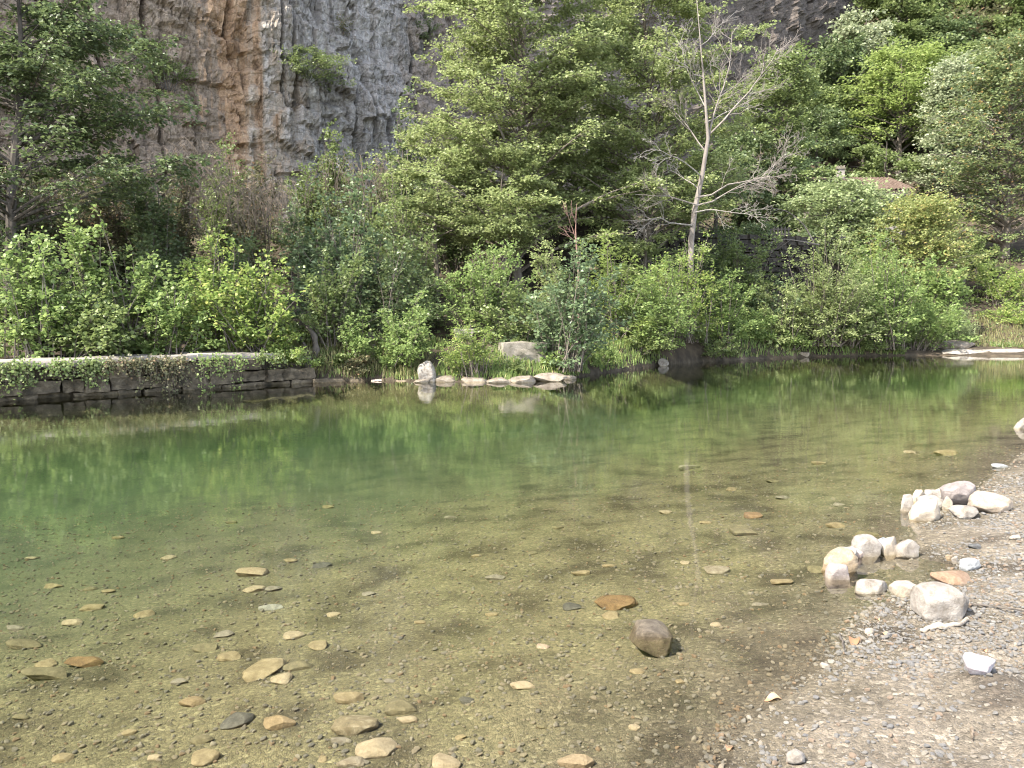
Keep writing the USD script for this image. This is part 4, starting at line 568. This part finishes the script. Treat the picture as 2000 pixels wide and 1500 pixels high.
ST = [ # stones heaped at the water's edge, further back
 (1772, 984, 26, 32, 'rock_white', .3, 'white rounded stone at the water end of the upper heap'), (1794, 969, 27, 22, 'rock_cream', .2, 'small tan round stone behind the leftmost white one in the upper heap'), (1824, 968, 34, 18, 'rock_white', .4, 'low white stone at the back of the upper heap'),
 (1822, 981, 50, 24, 'rock_white', .5, 'white stone in the middle of the upper heap, behind the cracked beige one'), (1811, 1000, 60, 39, 'rock_cream', .6, 'beige stone with a crack, front of the upper heap, half in water'), (1840, 961, 22, 12, 'rock_cream', .4, 'small cream stone at the far back of the upper heap'), (1856, 960, 20, 16, 'rock_white', .3, 'small white stone left of the large mauve-grey stone'),
 (1880, 970, 68, 46, 'rock_mauve', .8, 'large mauve-grey angular stone topping the upper heap'), (1941, 985, 80, 38, 'rock_apricot', .2, 'wide smooth apricot stone at the bank end of the upper heap'), (1888, 1003, 50, 25, 'rock_white', .2, 'oval white stone in front of the mauve-grey stone'), (1851, 987, 22, 28, 'rock_cream', .7, 'thin pale slab leaning against the mauve-grey stone'),
 # the ring of stones round the little pool
 (1642, 1096, 66, 42, 'rock_ochre', .6, 'ochre stone with a dark hole at the left end of the pool ring'), (1640, 1118, 46, 30, 'rock_mauve', .7, 'grey squared stone in front of the ochre one in the pool ring'), (1657, 1084, 50, 22, 'rock_white', .4, 'low white stone behind the ochre one in the pool ring'), (1672, 1078, 50, 20, 'rock_pink', .5, 'flat pink stone in front of the large white stone of the pool ring'),
 (1693, 1068, 54, 40, 'rock_white', .6, 'largest white stone of the pool ring, pinkish at its foot'), (1723, 1058, 26, 14, 'rock_blue', .6, 'flat blue-grey stone wedged at the back of the pool ring'), (1737, 1069, 40, 34, 'rock_cream', .7, 'cream angular stone at the back of the pool ring'), (1776, 1074, 44, 32, 'rock_white', .3, 'round white stone at the right back of the pool ring'),
 (1705, 1144, 76, 26, 'rock_white', .3, 'long low white stone closing the pool ring at the front'), (1768, 1153, 52, 27, 'rock_cream', .3, 'beige stone half buried in gravel at the front of the pool'), (1866, 1129, 80, 26, 'rock_rust', .2, 'long smooth orange stone at the bank side of the pool'), (1897, 1104, 38, 23, 'rock_blue', .3, 'striped blue-grey stone beside the pool'), (1865, 1096, 13, 14, 'rock_white', .2, 'small white upright stone left of the striped blue-grey one'), (1855, 1091, 14, 11, 'rock_ochre', .4, 'small orange stone beside the small white upright one'),
 # on the gravel
 (1845, 1184, 94, 62, 'rock_white', .45, 'big pale squarish boulder on the gravel bank'), (1916, 1302, 62, 40, 'rock_lilac', .6, 'white and lilac stone lying alone on the gravel'), (1557, 1483, 38, 25, 'rock_white', .2, 'white rounded stone on the gravel at the bottom edge'), (1613, 1301, 19, 11, 'rock_white', .3, 'small white stone at the waterline below the orange twig'), (1904, 1068, 26, 10, 'rock_slate', .6, 'thin dark slate on the gravel above the pool'),
 (1953, 911, 30, 9, 'rock_blue', .5, 'flat grey stone on the far gravel edge'), (1997, 828, 26, 22, 'rock_white', .4, 'white stone in the water at the right picture edge'), (1985, 1050, 20, 9, 'rock_cream', .4, 'small cream stone on the gravel at the right edge'), (1700, 1235, 22, 13, 'rock_cream', .4, 'small cream stone at the waterline left of the boulder'),
 # in the shallows, told apart
 (1205, 1176, 86, 30, 'rock_brown', .5, 'flat orange-brown stone under water in the middle'), (1194, 1200, 34, 18, 'rock_tan', .3, 'pale round stone just below the orange-brown one under water'), (1273, 1257, 78, 56, 'rock_umber', .95, 'angular brown rock breaking the water surface'), (1021, 1338, 50, 19, 'rock_cream', .3, 'pointed white flat stone under water, lower middle'), (1061, 1261, 26, 13, 'rock_pink', .4, 'small pinkish stone under water in the middle'),
 (692, 1412, 92, 44, 'rock_spotted', .2, 'large spotted stone under water, lower left of centre'), (732, 1459, 82, 44, 'rock_cream', .4, 'pale stone with a pointed end below the spotted one'), (685, 1489, 58, 24, 'rock_white', .4, 'low white stone at the bottom edge below the pointed pale one'), (872, 1485, 58, 36, 'rock_cream', .2, 'rounded pale stone cut by the bottom edge'), (1126, 1489, 74, 32, 'rock_apricot', .3, 'orange streaked stone cut by the bottom edge'),
 (785, 1379, 66, 34, 'rock_olive', .3, 'long olive stone right of the spotted one'), (680, 1363, 62, 25, 'rock_tan', .3, 'tan stone above the spotted one'), (795, 1407, 42, 15, 'rock_cream', .4, 'small cream stone below the long olive one'), (911, 1368, 30, 14, 'rock_slate', .8, 'small black stone under water near the bottom'), (511, 1302, 74, 48, 'rock_tan', .7, 'ridged tan rock under water at left'), (546, 1323, 42, 26, 'rock_cream', .2, 'round pale stone touching the ridged tan rock'),
 (580, 1301, 60, 20, 'rock_olive', .5, 'flat olive stone right of the ridged tan rock'), (460, 1403, 58, 38, 'rock_slate', .6, 'dark grey stone under water, lower left'), (544, 1412, 64, 27, 'rock_ochre', .5, 'ochre stone right of the dark grey one under water'), (373, 1369, 54, 26, 'rock_ochre', .5, 'ochre stone left of the dark grey one under water'), (161, 1292, 78, 25, 'rock_brown', .5, 'long brown slab under water near the left edge'), (82, 1319, 96, 25, 'rock_olive', .6, 'longest dark olive slab under water at the left edge'),
 (1403, 1112, 50, 18, 'rock_white', .3, 'white flat stone lying alone under water, right of centre'), (1529, 1136, 44, 15, 'rock_tan', .3, 'tan flat stone under water, right of the lone white flat one'), (1454, 1035, 50, 22, 'rock_olive', .5, 'olive squared stone under water, right of centre'), (1473, 1006, 36, 13, 'rock_rust', .5, 'orange stone above the olive squared one under water'), (527, 1187, 48, 12, 'rock_blue', .5, 'bluish sliver of stone under water at left'), (278, 1197, 40, 19, 'rock_tan', .5, 'light tan angular stone under water at left'),
 (628, 1103, 36, 12, 'rock_slate', .5, 'dark flat stone far out under water, left of centre'), (490, 1117, 60, 20, 'rock_apricot', .5, 'orange and white stone far out under water, left of centre'), (1600, 1110, 34, 18, 'rock_olive', .3, 'olive stone under water just left of the ochre stone'), (1117, 1183, 36, 17, 'rock_slate', .2, 'dull dark stone under water left of the orange-brown one')]
for u, v, w, h, m, an, lab in ST: add_stone('stone', lab, u, v, w, h, m, ang=an, sub=4 if w > 62 else 3)
PLAIN = [(446, 1281, 46, 20), (397, 1264, 52, 20), (618, 1260, 40, 22), (572, 1241, 42, 18), (436, 1237, 38, 16), (177, 1186, 46, 14), (42, 1257, 70, 22), (86, 1295, 46, 24), (140, 1215, 44, 14), (28, 1226, 40, 12), (397, 1477, 54, 38), (392, 1444, 44, 18), (567, 1095, 28, 9), (495, 1149, 42, 16), (532, 1149, 34, 13), (103, 1144, 36, 11), (175, 1149, 28, 11), (210, 1155, 28, 9), (327, 1089, 30, 10),
         (1347, 913, 44, 9), (1634, 1027, 42, 10), (1697, 1043, 50, 12), (1851, 886, 50, 9), (1340, 1099, 20, 9), (967, 1128, 40, 11), (1135, 1120, 38, 11), (1040, 1080, 22, 8), (930, 1085, 22, 7), (735, 1040, 22, 7), (880, 1010, 26, 7), (1190, 1105, 28, 8), (1268, 1072, 20, 8), (1245, 1310, 30, 13), (1240, 1420, 24, 13), (665, 1446, 40, 14), (630, 1480, 18, 22), (860, 1300, 20, 9), (960, 1200, 26, 8), (650, 1200, 30, 10), (350, 1330, 34, 14), (250, 1430, 30, 14), (40, 1400, 36, 14), (120, 1480, 40, 18), (300, 1480, 28, 12),
         (720, 1160, 28, 9), (820, 1215, 24, 9), (1090, 1030, 24, 7), (1380, 1020, 26, 8), (1300, 1000, 26, 8), (1530, 972, 26, 8), (1430, 955, 22, 8), (1510, 940, 26, 7), (1600, 905, 30, 7), (1780, 882, 20, 7), (1640, 985, 24, 8), (230, 1050, 26, 7), (450, 1020, 24, 7), (640, 990, 24, 7), (60, 1090, 26, 8), (760, 1330, 24, 10), (900, 1440, 24, 11), (1060, 1420, 22, 10), (1330, 1330, 22, 10), (1400, 1220, 24, 9), (1480, 1180, 22, 8), (1335, 1180, 24, 8)]
PM = ['rock_tan', 'rock_olive', 'rock_tan', 'rock_cream', 'rock_grey', 'rock_ochre']
for i, (u, v, w, h) in enumerate(PLAIN): add_stone('stone', 'small flat tan or grey stone scattered on the river bed under clear water', u, v, w, h, PM[(i * 7 + i // 5) % 6], ang=.5, group='small stones on the river bed')
# pink-lilac crust on the dry top of the rock in the water is its own rock colour
# shore rocks of the far bank
for u, v, w, h, Y, m, an, lab in [(834, 727, 36, 44, 18.7, 'rock_white', .4, 'bright white rock standing at the far waterline'), (868, 741, 70, 22, 18.8, 'rock_ledge', .8, 'flat cracked rock right beside the white shore rock'), (925, 738, 52, 24, 18.7, 'rock_ledge', .8, 'squarish shore rock, second right of the white one'), (975, 743, 50, 16, 18.5, 'rock_ledge', .8, 'low shore rock before the stone block'), (1018, 738, 60, 24, 18.6, 'rock_ledge', .8, 'blocky shore rock below the stone block'),
                                 (1075, 737, 66, 18, 18.9, 'rock_ledge', .8, 'long flat shore rock right of the stone block'), (1110, 735, 34, 14, 19.4, 'rock_ledge', .7, 'last small shore rock at the right of the row'), (784, 738, 24, 22, 18.9, 'rock_ledge', .7, 'small grey rock left of the white shore rock'), (735, 740, 24, 14, 18.9, 'rock_pink', .5, 'small pinkish rock at the water under the bramble bank'), (1296, 708, 22, 16, 24.3, 'rock_white', .7, 'small white rock at the middle of the far shore'),
                                 (1560, 690, 44, 16, 29.2, 'rock_ledge', .7, 'pale rocks at the water left of the big willow'), (1868, 672, 80, 26, 31.6, 'rock_ledge', .9, 'low broken rock step at the left end of the flat ledge'), (822, 742, 30, 14, 18.5, 'rock_ledge', .6, 'brown flat rock at the foot of the white shore rock')]:
    add_stone('shore_rock', lab, u, v, w, h, m, ang=an, cat='rock', Y=Y, sub=4, dr=.8, sink=.3, flat=None if 'white' in m or h > 30 else .26)
rng = np.random.default_rng(8)
for u, v, w, Y, lab in [(1895, 694, 130, 31.6, 'flat pale rock ledge at the right edge of the far shore, left slab'), (1990, 694, 130, 31.4, 'flat pale rock ledge running out of the picture at right')]:
    p = on_water(u, v); W = w / FPX * p[1]; vv, ff = stone(rng, W, 1.9, .28, .9, 4); put('rock_ledge', (vv, ff), 'cap_stone', smooth=35, label=lab, cat='rock', loc=(p[0], p[1] + .9, -.06))

# gravel: thousands of pebbles, one object for the bank and one for the bed
def pebbles(name, lab, n, region, mats, seed, smin, smax):
    rng = np.random.default_rng(seed); inst = UsdGeom.PointInstancer.Define(stage, f'/World/{name}'); protos = []
    for i, m in enumerate(mats):
        vv, ff = stone(np.random.default_rng(seed + i), 1, rng.uniform(.6, .95), rng.uniform(.3, .6), .6, 2); vv[:, 2] -= .12
        pm = usdkit.mesh(stage, f'/World/{name}/pebble_kinds/pebble{"" if i == 0 else f"_{i:03d}"}', (vv, ff), f'/World/Looks/{m}', True); protos.append(pm.GetPath())
    xy = region(rng, n); z = land(xy[:, 0], xy[:, 1])[0]; n = len(xy); s = smin * (smax / smin) ** (rng.random(n) ** 2.6)
    az = rng.uniform(0, 2 * np.pi, n) / 2; tx, ty = rng.normal(0, .12, n), rng.normal(0, .12, n)
    inst.CreatePrototypesRel().SetTargets(protos); inst.CreateProtoIndicesAttr(Vt.IntArray.FromNumpy(rng.integers(0, len(mats), n).astype(np.int32)))
    inst.CreatePositionsAttr(Vt.Vec3fArray.FromNumpy(np.column_stack([xy, z + .001]).astype(np.float32))); inst.CreateScalesAttr(Vt.Vec3fArray.FromNumpy(np.repeat(s[:, None], 3, 1).astype(np.float32)))
    inst.CreateOrientationsAttr(Vt.QuathArray([Gf.Quath(float(math.cos(a)), float(x), float(y), float(math.sin(a))).GetNormalized() for a, x, y in zip(az, tx, ty)]))
    tag(inst.GetPrim(), lab, 'gravel', kind='stuff')
def bank_region(rng, n):
    Y = 1.9 * (13 / 1.9) ** (rng.random(n * 6) ** 1.25); x = rng.uniform(-.2, 9, n * 6); s, _ = polyline(NEAR, np.column_stack([x, Y])); nn = .65 * meshkit.noise(np.column_stack([x * 1.6, Y * 1.6, 0 * x]), 5) + .35 * meshkit.noise(np.column_stack([x * 5, Y * 5, 0 * x]), 6); ok = (rng.random(len(x)) < np.clip((nn - .30) * 5, .15, 1)) & (s < .12) & (x / Y < .78) & (x / Y > -.1); return np.column_stack([x, Y])[ok][:n]
def bed_region(rng, n):
    Y = 2.2 * (10 / 2.2) ** rng.random(n * 5); x = rng.uniform(-7, 7, n * 5); s, _ = polyline(NEAR, np.column_stack([x, Y])); ok = (s > .02) & (np.abs(x / Y) < .78); return np.column_stack([x, Y])[ok][:n]
rock('peb_grey', (.13, .124, .113), (.19, .18, .165), (.26, .247, .225)); rock('peb_dark', (.10, .10, .10), (.17, .165, .16), (.26, .25, .24)); rock('peb_tan', (.17, .15, .12), (.24, .213, .175), (.31, .28, .235)); rock('peb_pale', (.20, .185, .165), (.27, .255, .23), (.35, .335, .31)); rock('peb_rust', (.16, .115, .08), (.22, .165, .12), (.28, .225, .175))
pebbles('bank_gravel', 'loose grey and tan gravel of the near bank', 60000, bank_region, ['peb_grey', 'peb_tan', 'peb_grey', 'peb_pale', 'peb_tan', 'peb_dark', 'peb_grey', 'peb_tan', 'peb_grey', 'peb_dark', 'peb_grey', 'peb_rust'], 900, .0055, .034)
pebbles('bed_gravel', 'pebbles covering the river bed under the clear shallow water', 30000, bed_region, ['peb_grey', 'peb_tan', 'peb_tan', 'peb_pale', 'peb_dark', 'peb_grey', 'peb_rust'], 950, .006, .034)

# sticks and fallen leaves on the gravel
def stick(label, px, r, m='bark_stick', name='stick', lift=.012):
    P = np.array([on_ground(u, v, 2, 14) for u, v in px]); o = P[0].copy(); t = np.linspace(0, len(P) - 1, 14); Q = np.stack([np.interp(t, range(len(P)), P[:, j]) for j in range(3)], 1) - o; Q[:, 2] += lift
    rg = np.random.default_rng(int(px[0][0])); Q[1:-1] += rg.normal(0, r * .35, (12, 3)); put(name, tubes(Q[None], (r * (1 + .2 * rg.normal(0, 1, 14)) * np.linspace(1, .55, 14))[None], 7), m, smooth=True, label=label, cat='stick', loc=o)
stick('pale bent stick lying in front of the big boulder', [(1798, 1236), (1830, 1228), (1868, 1224), (1888, 1216)], .016)
stick('thin dark twig right of the big boulder', [(1895, 1184), (1940, 1190), (2005, 1200)], .006, 'bark_dark')
stick('short dark twig standing at the waterline beside the orange leaf', [(1640, 1244), (1646, 1262), (1650, 1280)], .006, 'bark_dark')
stick('short pale straw upright on the gravel near the lower right corner', [(1898, 1430), (1899, 1452)], .006, 'twig_dry')
for lab, u, v, s in [('curled orange leaf at the waterline beside the dark twig', 1668, 1256, .085), ('small orange leaf right of the curled one', 1728, 1240, .045), ('dark red-brown leaf at the waterline, lower right', 1510, 1369, .075), ('orange leaf on the gravel above the curled one', 1713, 1211, .04), ('pale yellow leaf at the waterline, near the bottom', 1424, 1464, .05), ('greenish leaf on the gravel left of the lilac stone', 1922, 1272, .04)]:
    rg = np.random.default_rng(int(u)); p = on_ground(u, v, 2, 14); x_, y_ = np.meshgrid(np.linspace(0, 1, 9), np.linspace(-1, 1, 7)); wv = .30 * np.sin(np.pi * np.clip(x_, .02, .98)) ** .8 * y_
    a = rg.uniform(0, 6.28); L = np.stack([x_ - .5, wv, .35 * wv ** 2 * 6 + .10 * np.sin(x_ * 5) + .06], -1).reshape(-1, 3) * s; ca, sa = math.cos(a), math.sin(a); L[:, :2] = L[:, :2] @ np.array([[ca, sa], [-sa, ca]])
    ix = np.arange(63).reshape(7, 9); q4 = np.stack([ix[:-1, :-1], ix[:-1, 1:], ix[1:, 1:], ix[1:, :-1]], -1).reshape(-1, 4)
    put('fallen_leaf', (L, q4), 'leaf_dead', smooth=True, tint=np.full(63, rg.random()), label=lab, cat='leaf', loc=p)

# ------------------------------------------------------------------ the old river wall at left
def rough_box(rng, w, d, h, rough=.03, n=2):
    b = trimesh.creation.box([w, d, h])
    for _ in range(n): b = b.subdivide()
    v = np.array(b.vertices); m = np.abs(v / np.array([w, d, h]) * 2); e = np.sort(m, 1)[:, 1]; v *= (1 - .05 * np.clip(e - .4, 0, 1))[:, None]
    k = rng.uniform(0, 90); v += rough * unit(v) * 2 * fbm(v * 6 + k, 3, int(k))[:, None]; return v, np.array(b.faces)
def turn(v, a):
    c, s = math.cos(a), math.sin(a); v = v.copy(); v[:, :2] = v[:, :2] @ np.array([[c, s], [-s, c]]); return v
rng = np.random.default_rng(61)
wall = thing('river_wall', (0, 0, 0), 'old stone river wall with a pale flat top along the left far bank', 'wall')
def far_at(t): return np.array([np.interp(t, ACC, FAR[:, 0]), np.interp(t, ACC, FAR[:, 1])]), math.atan2(*(np.array([np.interp(t + .4, ACC, FAR[:, 1]) - np.interp(t - .4, ACC, FAR[:, 1]), np.interp(t + .4, ACC, FAR[:, 0]) - np.interp(t - .4, ACC, FAR[:, 0])])))
t_end = TA[620] - .1; z0 = -.25
Q = [np.append(far_at(t)[0], 0) + np.array([-math.sin(far_at(t)[1]), math.cos(far_at(t)[1]), 0]) * o for o in (.12, .5) for t in np.linspace(TA[0] - 3, t_end, 30)]; Q = np.array(Q); Q = np.vstack([Q + [0, 0, -.5], Q + [0, 0, .60]]); I = np.arange(30)
qd = lambda a, b: np.stack([a + I[:-1], a + I[1:], b + I[1:], b + I[:-1]], 1); put('core', (Q, np.vstack([qd(0, 60), qd(60, 90), qd(90, 30)])), 'bark_dark', wall)
for row, (hh, off) in enumerate([(.34, .10), (.26, .02), (.26, .05)]):
    t = TA[0] - 3.0 + rng.uniform(0, .3)
    while t < t_end:
        L = rng.uniform(.35, .85); p, a = far_at(t + L / 2); n = np.array([math.sin(a), -math.cos(a)])                 # towards the river
        v, f = rough_box(rng, L - .005, .42, hh * rng.uniform(.86, 1.1), .085, 3); o = .02 + off * -.8 + rng.normal(0, .06)
        if t + L / 2 < TA[500] or row < 2: put('wall_stone', (turn(v, a + rng.normal(0, .05)) + [p[0] + n[0] * o, p[1] + n[1] * o, z0 + hh / 2], f), 'wall_stone', wall, smooth=25)
        t += L
    z0 += hh
t = TA[0] - 3.0
while t < TA[500] + .2:
    L = rng.uniform(1.3, 2.6); p, a = far_at(t + L / 2); n = np.array([math.sin(a), -math.cos(a)]); v, f = rough_box(rng, L - .004, 1.2, .13, .03, 4); v = v + np.column_stack([0 * v[:, 0], .28 * fbm(v * 1.2 + t, 3, 7), .09 * fbm(v * 1.3 + t, 3, 8)])
    put('cap_slab', (turn(v, a + rng.normal(0, .015)) + [p[0] - n[0] * .36, p[1] - n[1] * .36, .68 + rng.normal(0, .008)], f), 'cap_stone', wall, smooth=40); t += L
# plants hanging on the wall face
for lab, u, v, w in [('trailing green plant hanging from the wall top at the left edge', 75, 722, 90), ('grassy tuft hanging down the wall face', 135, 725, 90), ('small leafy plant hanging from the middle of the wall top', 235, 715, 60), ('trailing stems at the far left of the wall face', 15, 722, 60), ('dry trailing plant on the wall face under the yellow-green bush', 420, 715, 90), ('dark trailing plant at the right end of the wall, under the bush', 530, 705, 110), ('thin trailing stems near the right end of the wall face', 330, 712, 40), ('dense ivy patch hanging over the top corner of the wall', 280, 715, 50), ('wispy dry plant hanging between two wall blocks', 180, 720, 36)]:
    rng = np.random.default_rng(int(u)); p = on_water(u, 783 - u * .06); p[2] = .66; W = w / FPX * p[1]; n = np.array([.69, -.72, 0]); al = np.array([.72, .69, 0]); K = int(rng.integers(14, 34)); dl = rng.uniform(.18, .75); hm = ['leaf_fresh', 'leaf_olive', 'leaf_mid', 'leaf_olive'][int(rng.integers(4))] if 'green' not in lab else 'leaf_fresh'
    S = p + n * .22 + al * rng.uniform(-.5, .5, (K, 1)) * W; E = S + n * rng.uniform(.05, .25, (K, 1)) + al * rng.normal(0, .12, (K, 1)) - np.array([0, 0, 1]) * rng.uniform(.05, 1, (K, 1)) ** 1.5 * dl; B = bezier(S, (S + E) / 2 + n * .12 + [0, 0, .1], E, 5); th_ = thing('wall_plant', p, lab, 'plant')
    put('stems', (lambda q_: (q_[0] - p, q_[1]))(tubes(B, np.linspace(.006, .003, 5)[None].repeat(K, 0), 3)), 'twig_dry', th_); N = int(rng.integers(220, 560)); i = rng.integers(0, K, N); j = rng.integers(1, 5, N); pos = B[i, j] + rng.normal(0, .05, (N, 3)) - p
    lv, lf, lt = leaf_mesh(pos, rng.normal(0, 1, (N, 3)), unit(rng.normal(0, .4, (N, 3)) + [.5, -.5, .6]), rng.uniform(.03, .065, N), rng, True); put('foliage', (lv, lf), hm, th_, tint=lt)
# driftwood stump
rng = np.random.default_rng(12); YS = on_water(615, 746)[1] + .5; b0 = at(612, 705, YS); b0[2] = .6; stump = thing('driftwood_stump', b0, 'dark gnarled driftwood stump bent over at the right end of the wall', 'stump')
def gnarl(px, r0, r1, n=16):
    P = np.array([at(u, v, YS + o) for u, v, o in px]) - b0; t = np.linspace(0, len(P) - 1, n); Q = np.stack([np.interp(t, range(len(P)), P[:, j]) for j in range(3)], 1); Q[1:-1] = (Q[:-2] + Q[1:-1] + Q[2:]) / 3
    v, f = tubes(Q[None], (np.linspace(r0, r1, n) * (1 + .22 * np.sin(np.arange(n) * 1.9)))[None], 10); return v + .035 * fbm(v * 9, 3, 5)[:, None], f
put('trunk', gnarl([(612, 708, 0), (618, 685, -.05), (614, 655, 0), (600, 634, 0), (586, 630, .05)], .10, .045), 'bark_dark', stump, smooth=True); put('root', gnarl([(606, 700, -.1), (594, 672, 0), (585, 655, 0)], .05, .02), 'bark_dark', stump, smooth=True); put('branch', gnarl([(592, 634, 0), (589, 622, .05), (590, 612, .1)], .03, .012), 'bark_dark', stump, smooth=True)
# ledges and blocks of old masonry on the bank
for lab, u, v, w, h, Y, m in [('long low stone ledge right behind the driftwood stump', 655, 646, 90, 22, 21.5, 'block_stone'), ('flat stone slab on the dry grass right of the stump', 668, 664, 110, 10, 20.6, 'cap_stone'), ('second flat slab below it, right of the stump', 690, 676, 80, 8, 20.0, 'cap_stone'), ('mossy stone block jutting from the bank above the shore rocks', 1022, 684, 92, 30, 20.0, 'block_stone'), ('grey stone showing in the bush left of the white shore rock', 778, 640, 22, 18, 20.0, 'block_stone'), ('small round stone at the end of the flat slabs', 723, 656, 11, 11, 20.5, 'block_stone'), ('pale stone slab glimpsed behind the willow bush', 905, 648, 34, 10, 20.0, 'cap_stone')]:
    rng = np.random.default_rng(int(u)); p = at(u, v + h / 2, Y); s = Y / FPX; top = p[2] + h * s; bot = min(p[2], gz(p[0], Y) - .12); hh = min(top - bot, h * s * 1.8); p[2] = top - hh; vv, ff = rough_box(rng, w * s, max(.3, w * s * .45), hh, .07); put('stone_block' if h > 12 else 'stone_slab', (turn(vv, .25) + [0, w * s * .2, hh / 2], ff), m, smooth=False, label=lab, cat='stone block' if h > 12 else 'slab', loc=p)

# ------------------------------------------------------------------ retaining wall, fences, house
def rubble_wall(name, label, u0, u1, v0, v1, Y0, Y1):
    A, B_ = at(u0, v1, Y0), at(u1, v1, Y1); top_z = at(u0, v0, Y0)[2]; zb = min(A[2], gz(A[0], A[1]) - .3, B_[2]); L = np.hypot(*(B_ - A)[:2]); a = math.atan2(B_[1] - A[1], B_[0] - A[0]); rng = np.random.default_rng(int(u0)); w = thing(name, (A[0], A[1], zb), label, 'wall', rz=math.degrees(a)); bx, z = [], 0
    while z < top_z - zb:
        h = rng.uniform(.13, .24); x = rng.uniform(-.2, 0)
        while x < L:
            l = rng.uniform(.2, .5); b = trimesh.creation.box([l - .025, .3, h - .025]); q_ = np.array(b.vertices) * (1 + rng.normal(0, .13, (8, 3))); bx.append((q_ + [x + l / 2, rng.normal(0, .05), z + h / 2 + rng.normal(0, .02)], np.array(b.faces))); x += l
        z += h
    core = trimesh.creation.box([L, .5, top_z - zb]); core.apply_translation([L / 2, .32, (top_z - zb) / 2]); put('core', core, 'bark_dark', w); put('stone_courses', join(bx), 'masonry', w, kind='stuff')
rubble_wall('retaining_wall', 'dark dry-stone retaining wall under the alders, behind the red sapling', 1000, 1250, 436, 540, 31.0, 32.5); rubble_wall('retaining_wall', 'rubble retaining wall behind the dead tree, left of the fig tree', 1260, 1580, 458, 540, 33.0, 36.0)
mat('fence_wood', {'p': ('principled_bsdf', {'base_color': (.07, .06, .05), 'roughness': .85})}, [])
for lab, u0, u1, v0, v1, Y in [('weathered picket fence on the dark wall beside the red sapling', 1060, 1195, 414, 438, 32.2), ('short picket fence on the wall left of the fig tree', 1505, 1545, 443, 462, 35.8), ('low picket fence behind the dead tree trunk', 1290, 1370, 428, 458, 34.2)]:
    A, B_ = at(u0, v1, Y), at(u1, v1, Y); H = at(u0, v0, Y)[2] - A[2]; L = B_[0] - A[0]; fe = thing('picket_fence', A, lab, 'fence'); x = 0
    while x < L: b = trimesh.creation.box([.07, .02, H]); b.apply_translation([x, 0, H / 2]); put('picket', b, 'fence_wood', fe); x += .16
    for zr in (.25, .75): b = trimesh.creation.box([L, .03, .06]); b.apply_translation([L / 2, .03, zr * H]); put('rail', b, 'fence_wood', fe)
mat('plaster', {'t': ('texture_coordinate', {}), 'n': ('noise_texture', {'scale': 3, 'detail': 6}), 'r': ('rgb_ramp', {'ramp': [(.3, (.15, .13, .115)), (.7, (.25, .23, .21))]}), 'p': ('principled_bsdf', {'roughness': .9})}, [('t.object', 'n.vector'), ('n.fac', 'r.fac'), ('r.color', 'p.base_color')])
rock('roof_tile', (.065, .042, .03), (.105, .072, .055), (.16, .125, .1), 6); mat('dark_glass', {'p': ('principled_bsdf', {'base_color': (.02, .022, .025), 'roughness': .15})}, [])
HA = at(1612, 372, 42.5); HB = at(1782, 372, 42.5); ez = HA[2]; rz_ = at(1640, 349, 45.5)[2]; zb = 5.0; Lx = HB[0] - HA[0]
house = thing('house', (HA[0], 42.9, zb), 'small house with a tiled roof and chimney, hidden behind the fig tree', 'house')
b = trimesh.creation.box([Lx - .5, 5, ez - zb - .1]); b.apply_translation([Lx / 2, 2.5, (ez - zb - .1) / 2]); put('wall', b, 'plaster', house)
win = trimesh.creation.box([.8, .06, .9]); win.apply_translation([Lx - 1.0, -.02, ez - zb - 1.0]); put('window', win, 'dark_glass', house)
rl = ez - zb; rh = rz_ - zb; R2 = np.array([[-.2, -.45, rl], [Lx + .2, -.45, rl], [Lx + .2, 2.6, rh], [-.2, 2.6, rh], [Lx + .2, 5.6, rl], [-.2, 5.6, rl]]); under_ = R2 - [0, 0, .12]
rf = trimesh.convex.convex_hull(np.vstack([R2, under_])); roof = put('roof', rf, 'roof_tile', house)
tl = []
for i in range(int(Lx / .2) + 2):
    x = -.1 + i * .2; P_ = np.array([[x, -.5, rl + .03], [x, 1.0, rl + .03 + (rh - rl) * 1.5 / 3.1], [x, 2.6, rh + .03]]); tl.append(tubes(P_[None], np.full((1, 3), .075), 8))
put('tile_row', join(tl), 'roof_tile', roof, kind='stuff')
bm = trimesh.creation.box([Lx + .3, .09, .12]); bm.apply_translation([Lx / 2, -.42, rl - .20]); put('eave_beam', bm, 'fence_wood', house)
put('brace', tubes(np.array([[[Lx - .1, -.40, rl - .2], [Lx - .35, -.15, rl - .55], [Lx - .45, 0, rl - .7]]]), np.full((1, 3), .04), 6), 'fence_wood', house)
cp = at(1641, 340, 45.2); cz = cp[2] - zb; cxl = cp[0] - HA[0]; b = trimesh.creation.box([.36, .36, .62]); b.apply_translation([cxl, 2.3, cz - .05]); ch = put('chimney', b, 'plaster', house)
b = trimesh.creation.box([.46, .46, .06]); b.apply_translation([cxl, 2.3, cz + .29]); put('chimney_cap', b, 'block_stone', house)
for sx in (-.17, 0, .17): b = trimesh.creation.box([.05, .3, .14]); b.apply_translation([cxl + sx, 2.3, cz + .39]); put('chimney_fin', b, 'block_stone', house)
p = at(1876, 528, 37.5); rng = np.random.default_rng(3); v, f = rough_box(rng, .35, .35, .8, .03); put('stone_pillar', (v + [0, 0, .4], f), 'block_stone', label='pale stone pillar at the top of the bramble bank', cat='pillar', loc=(p[0], 37.5, gz(p[0], 37.5) - .1))
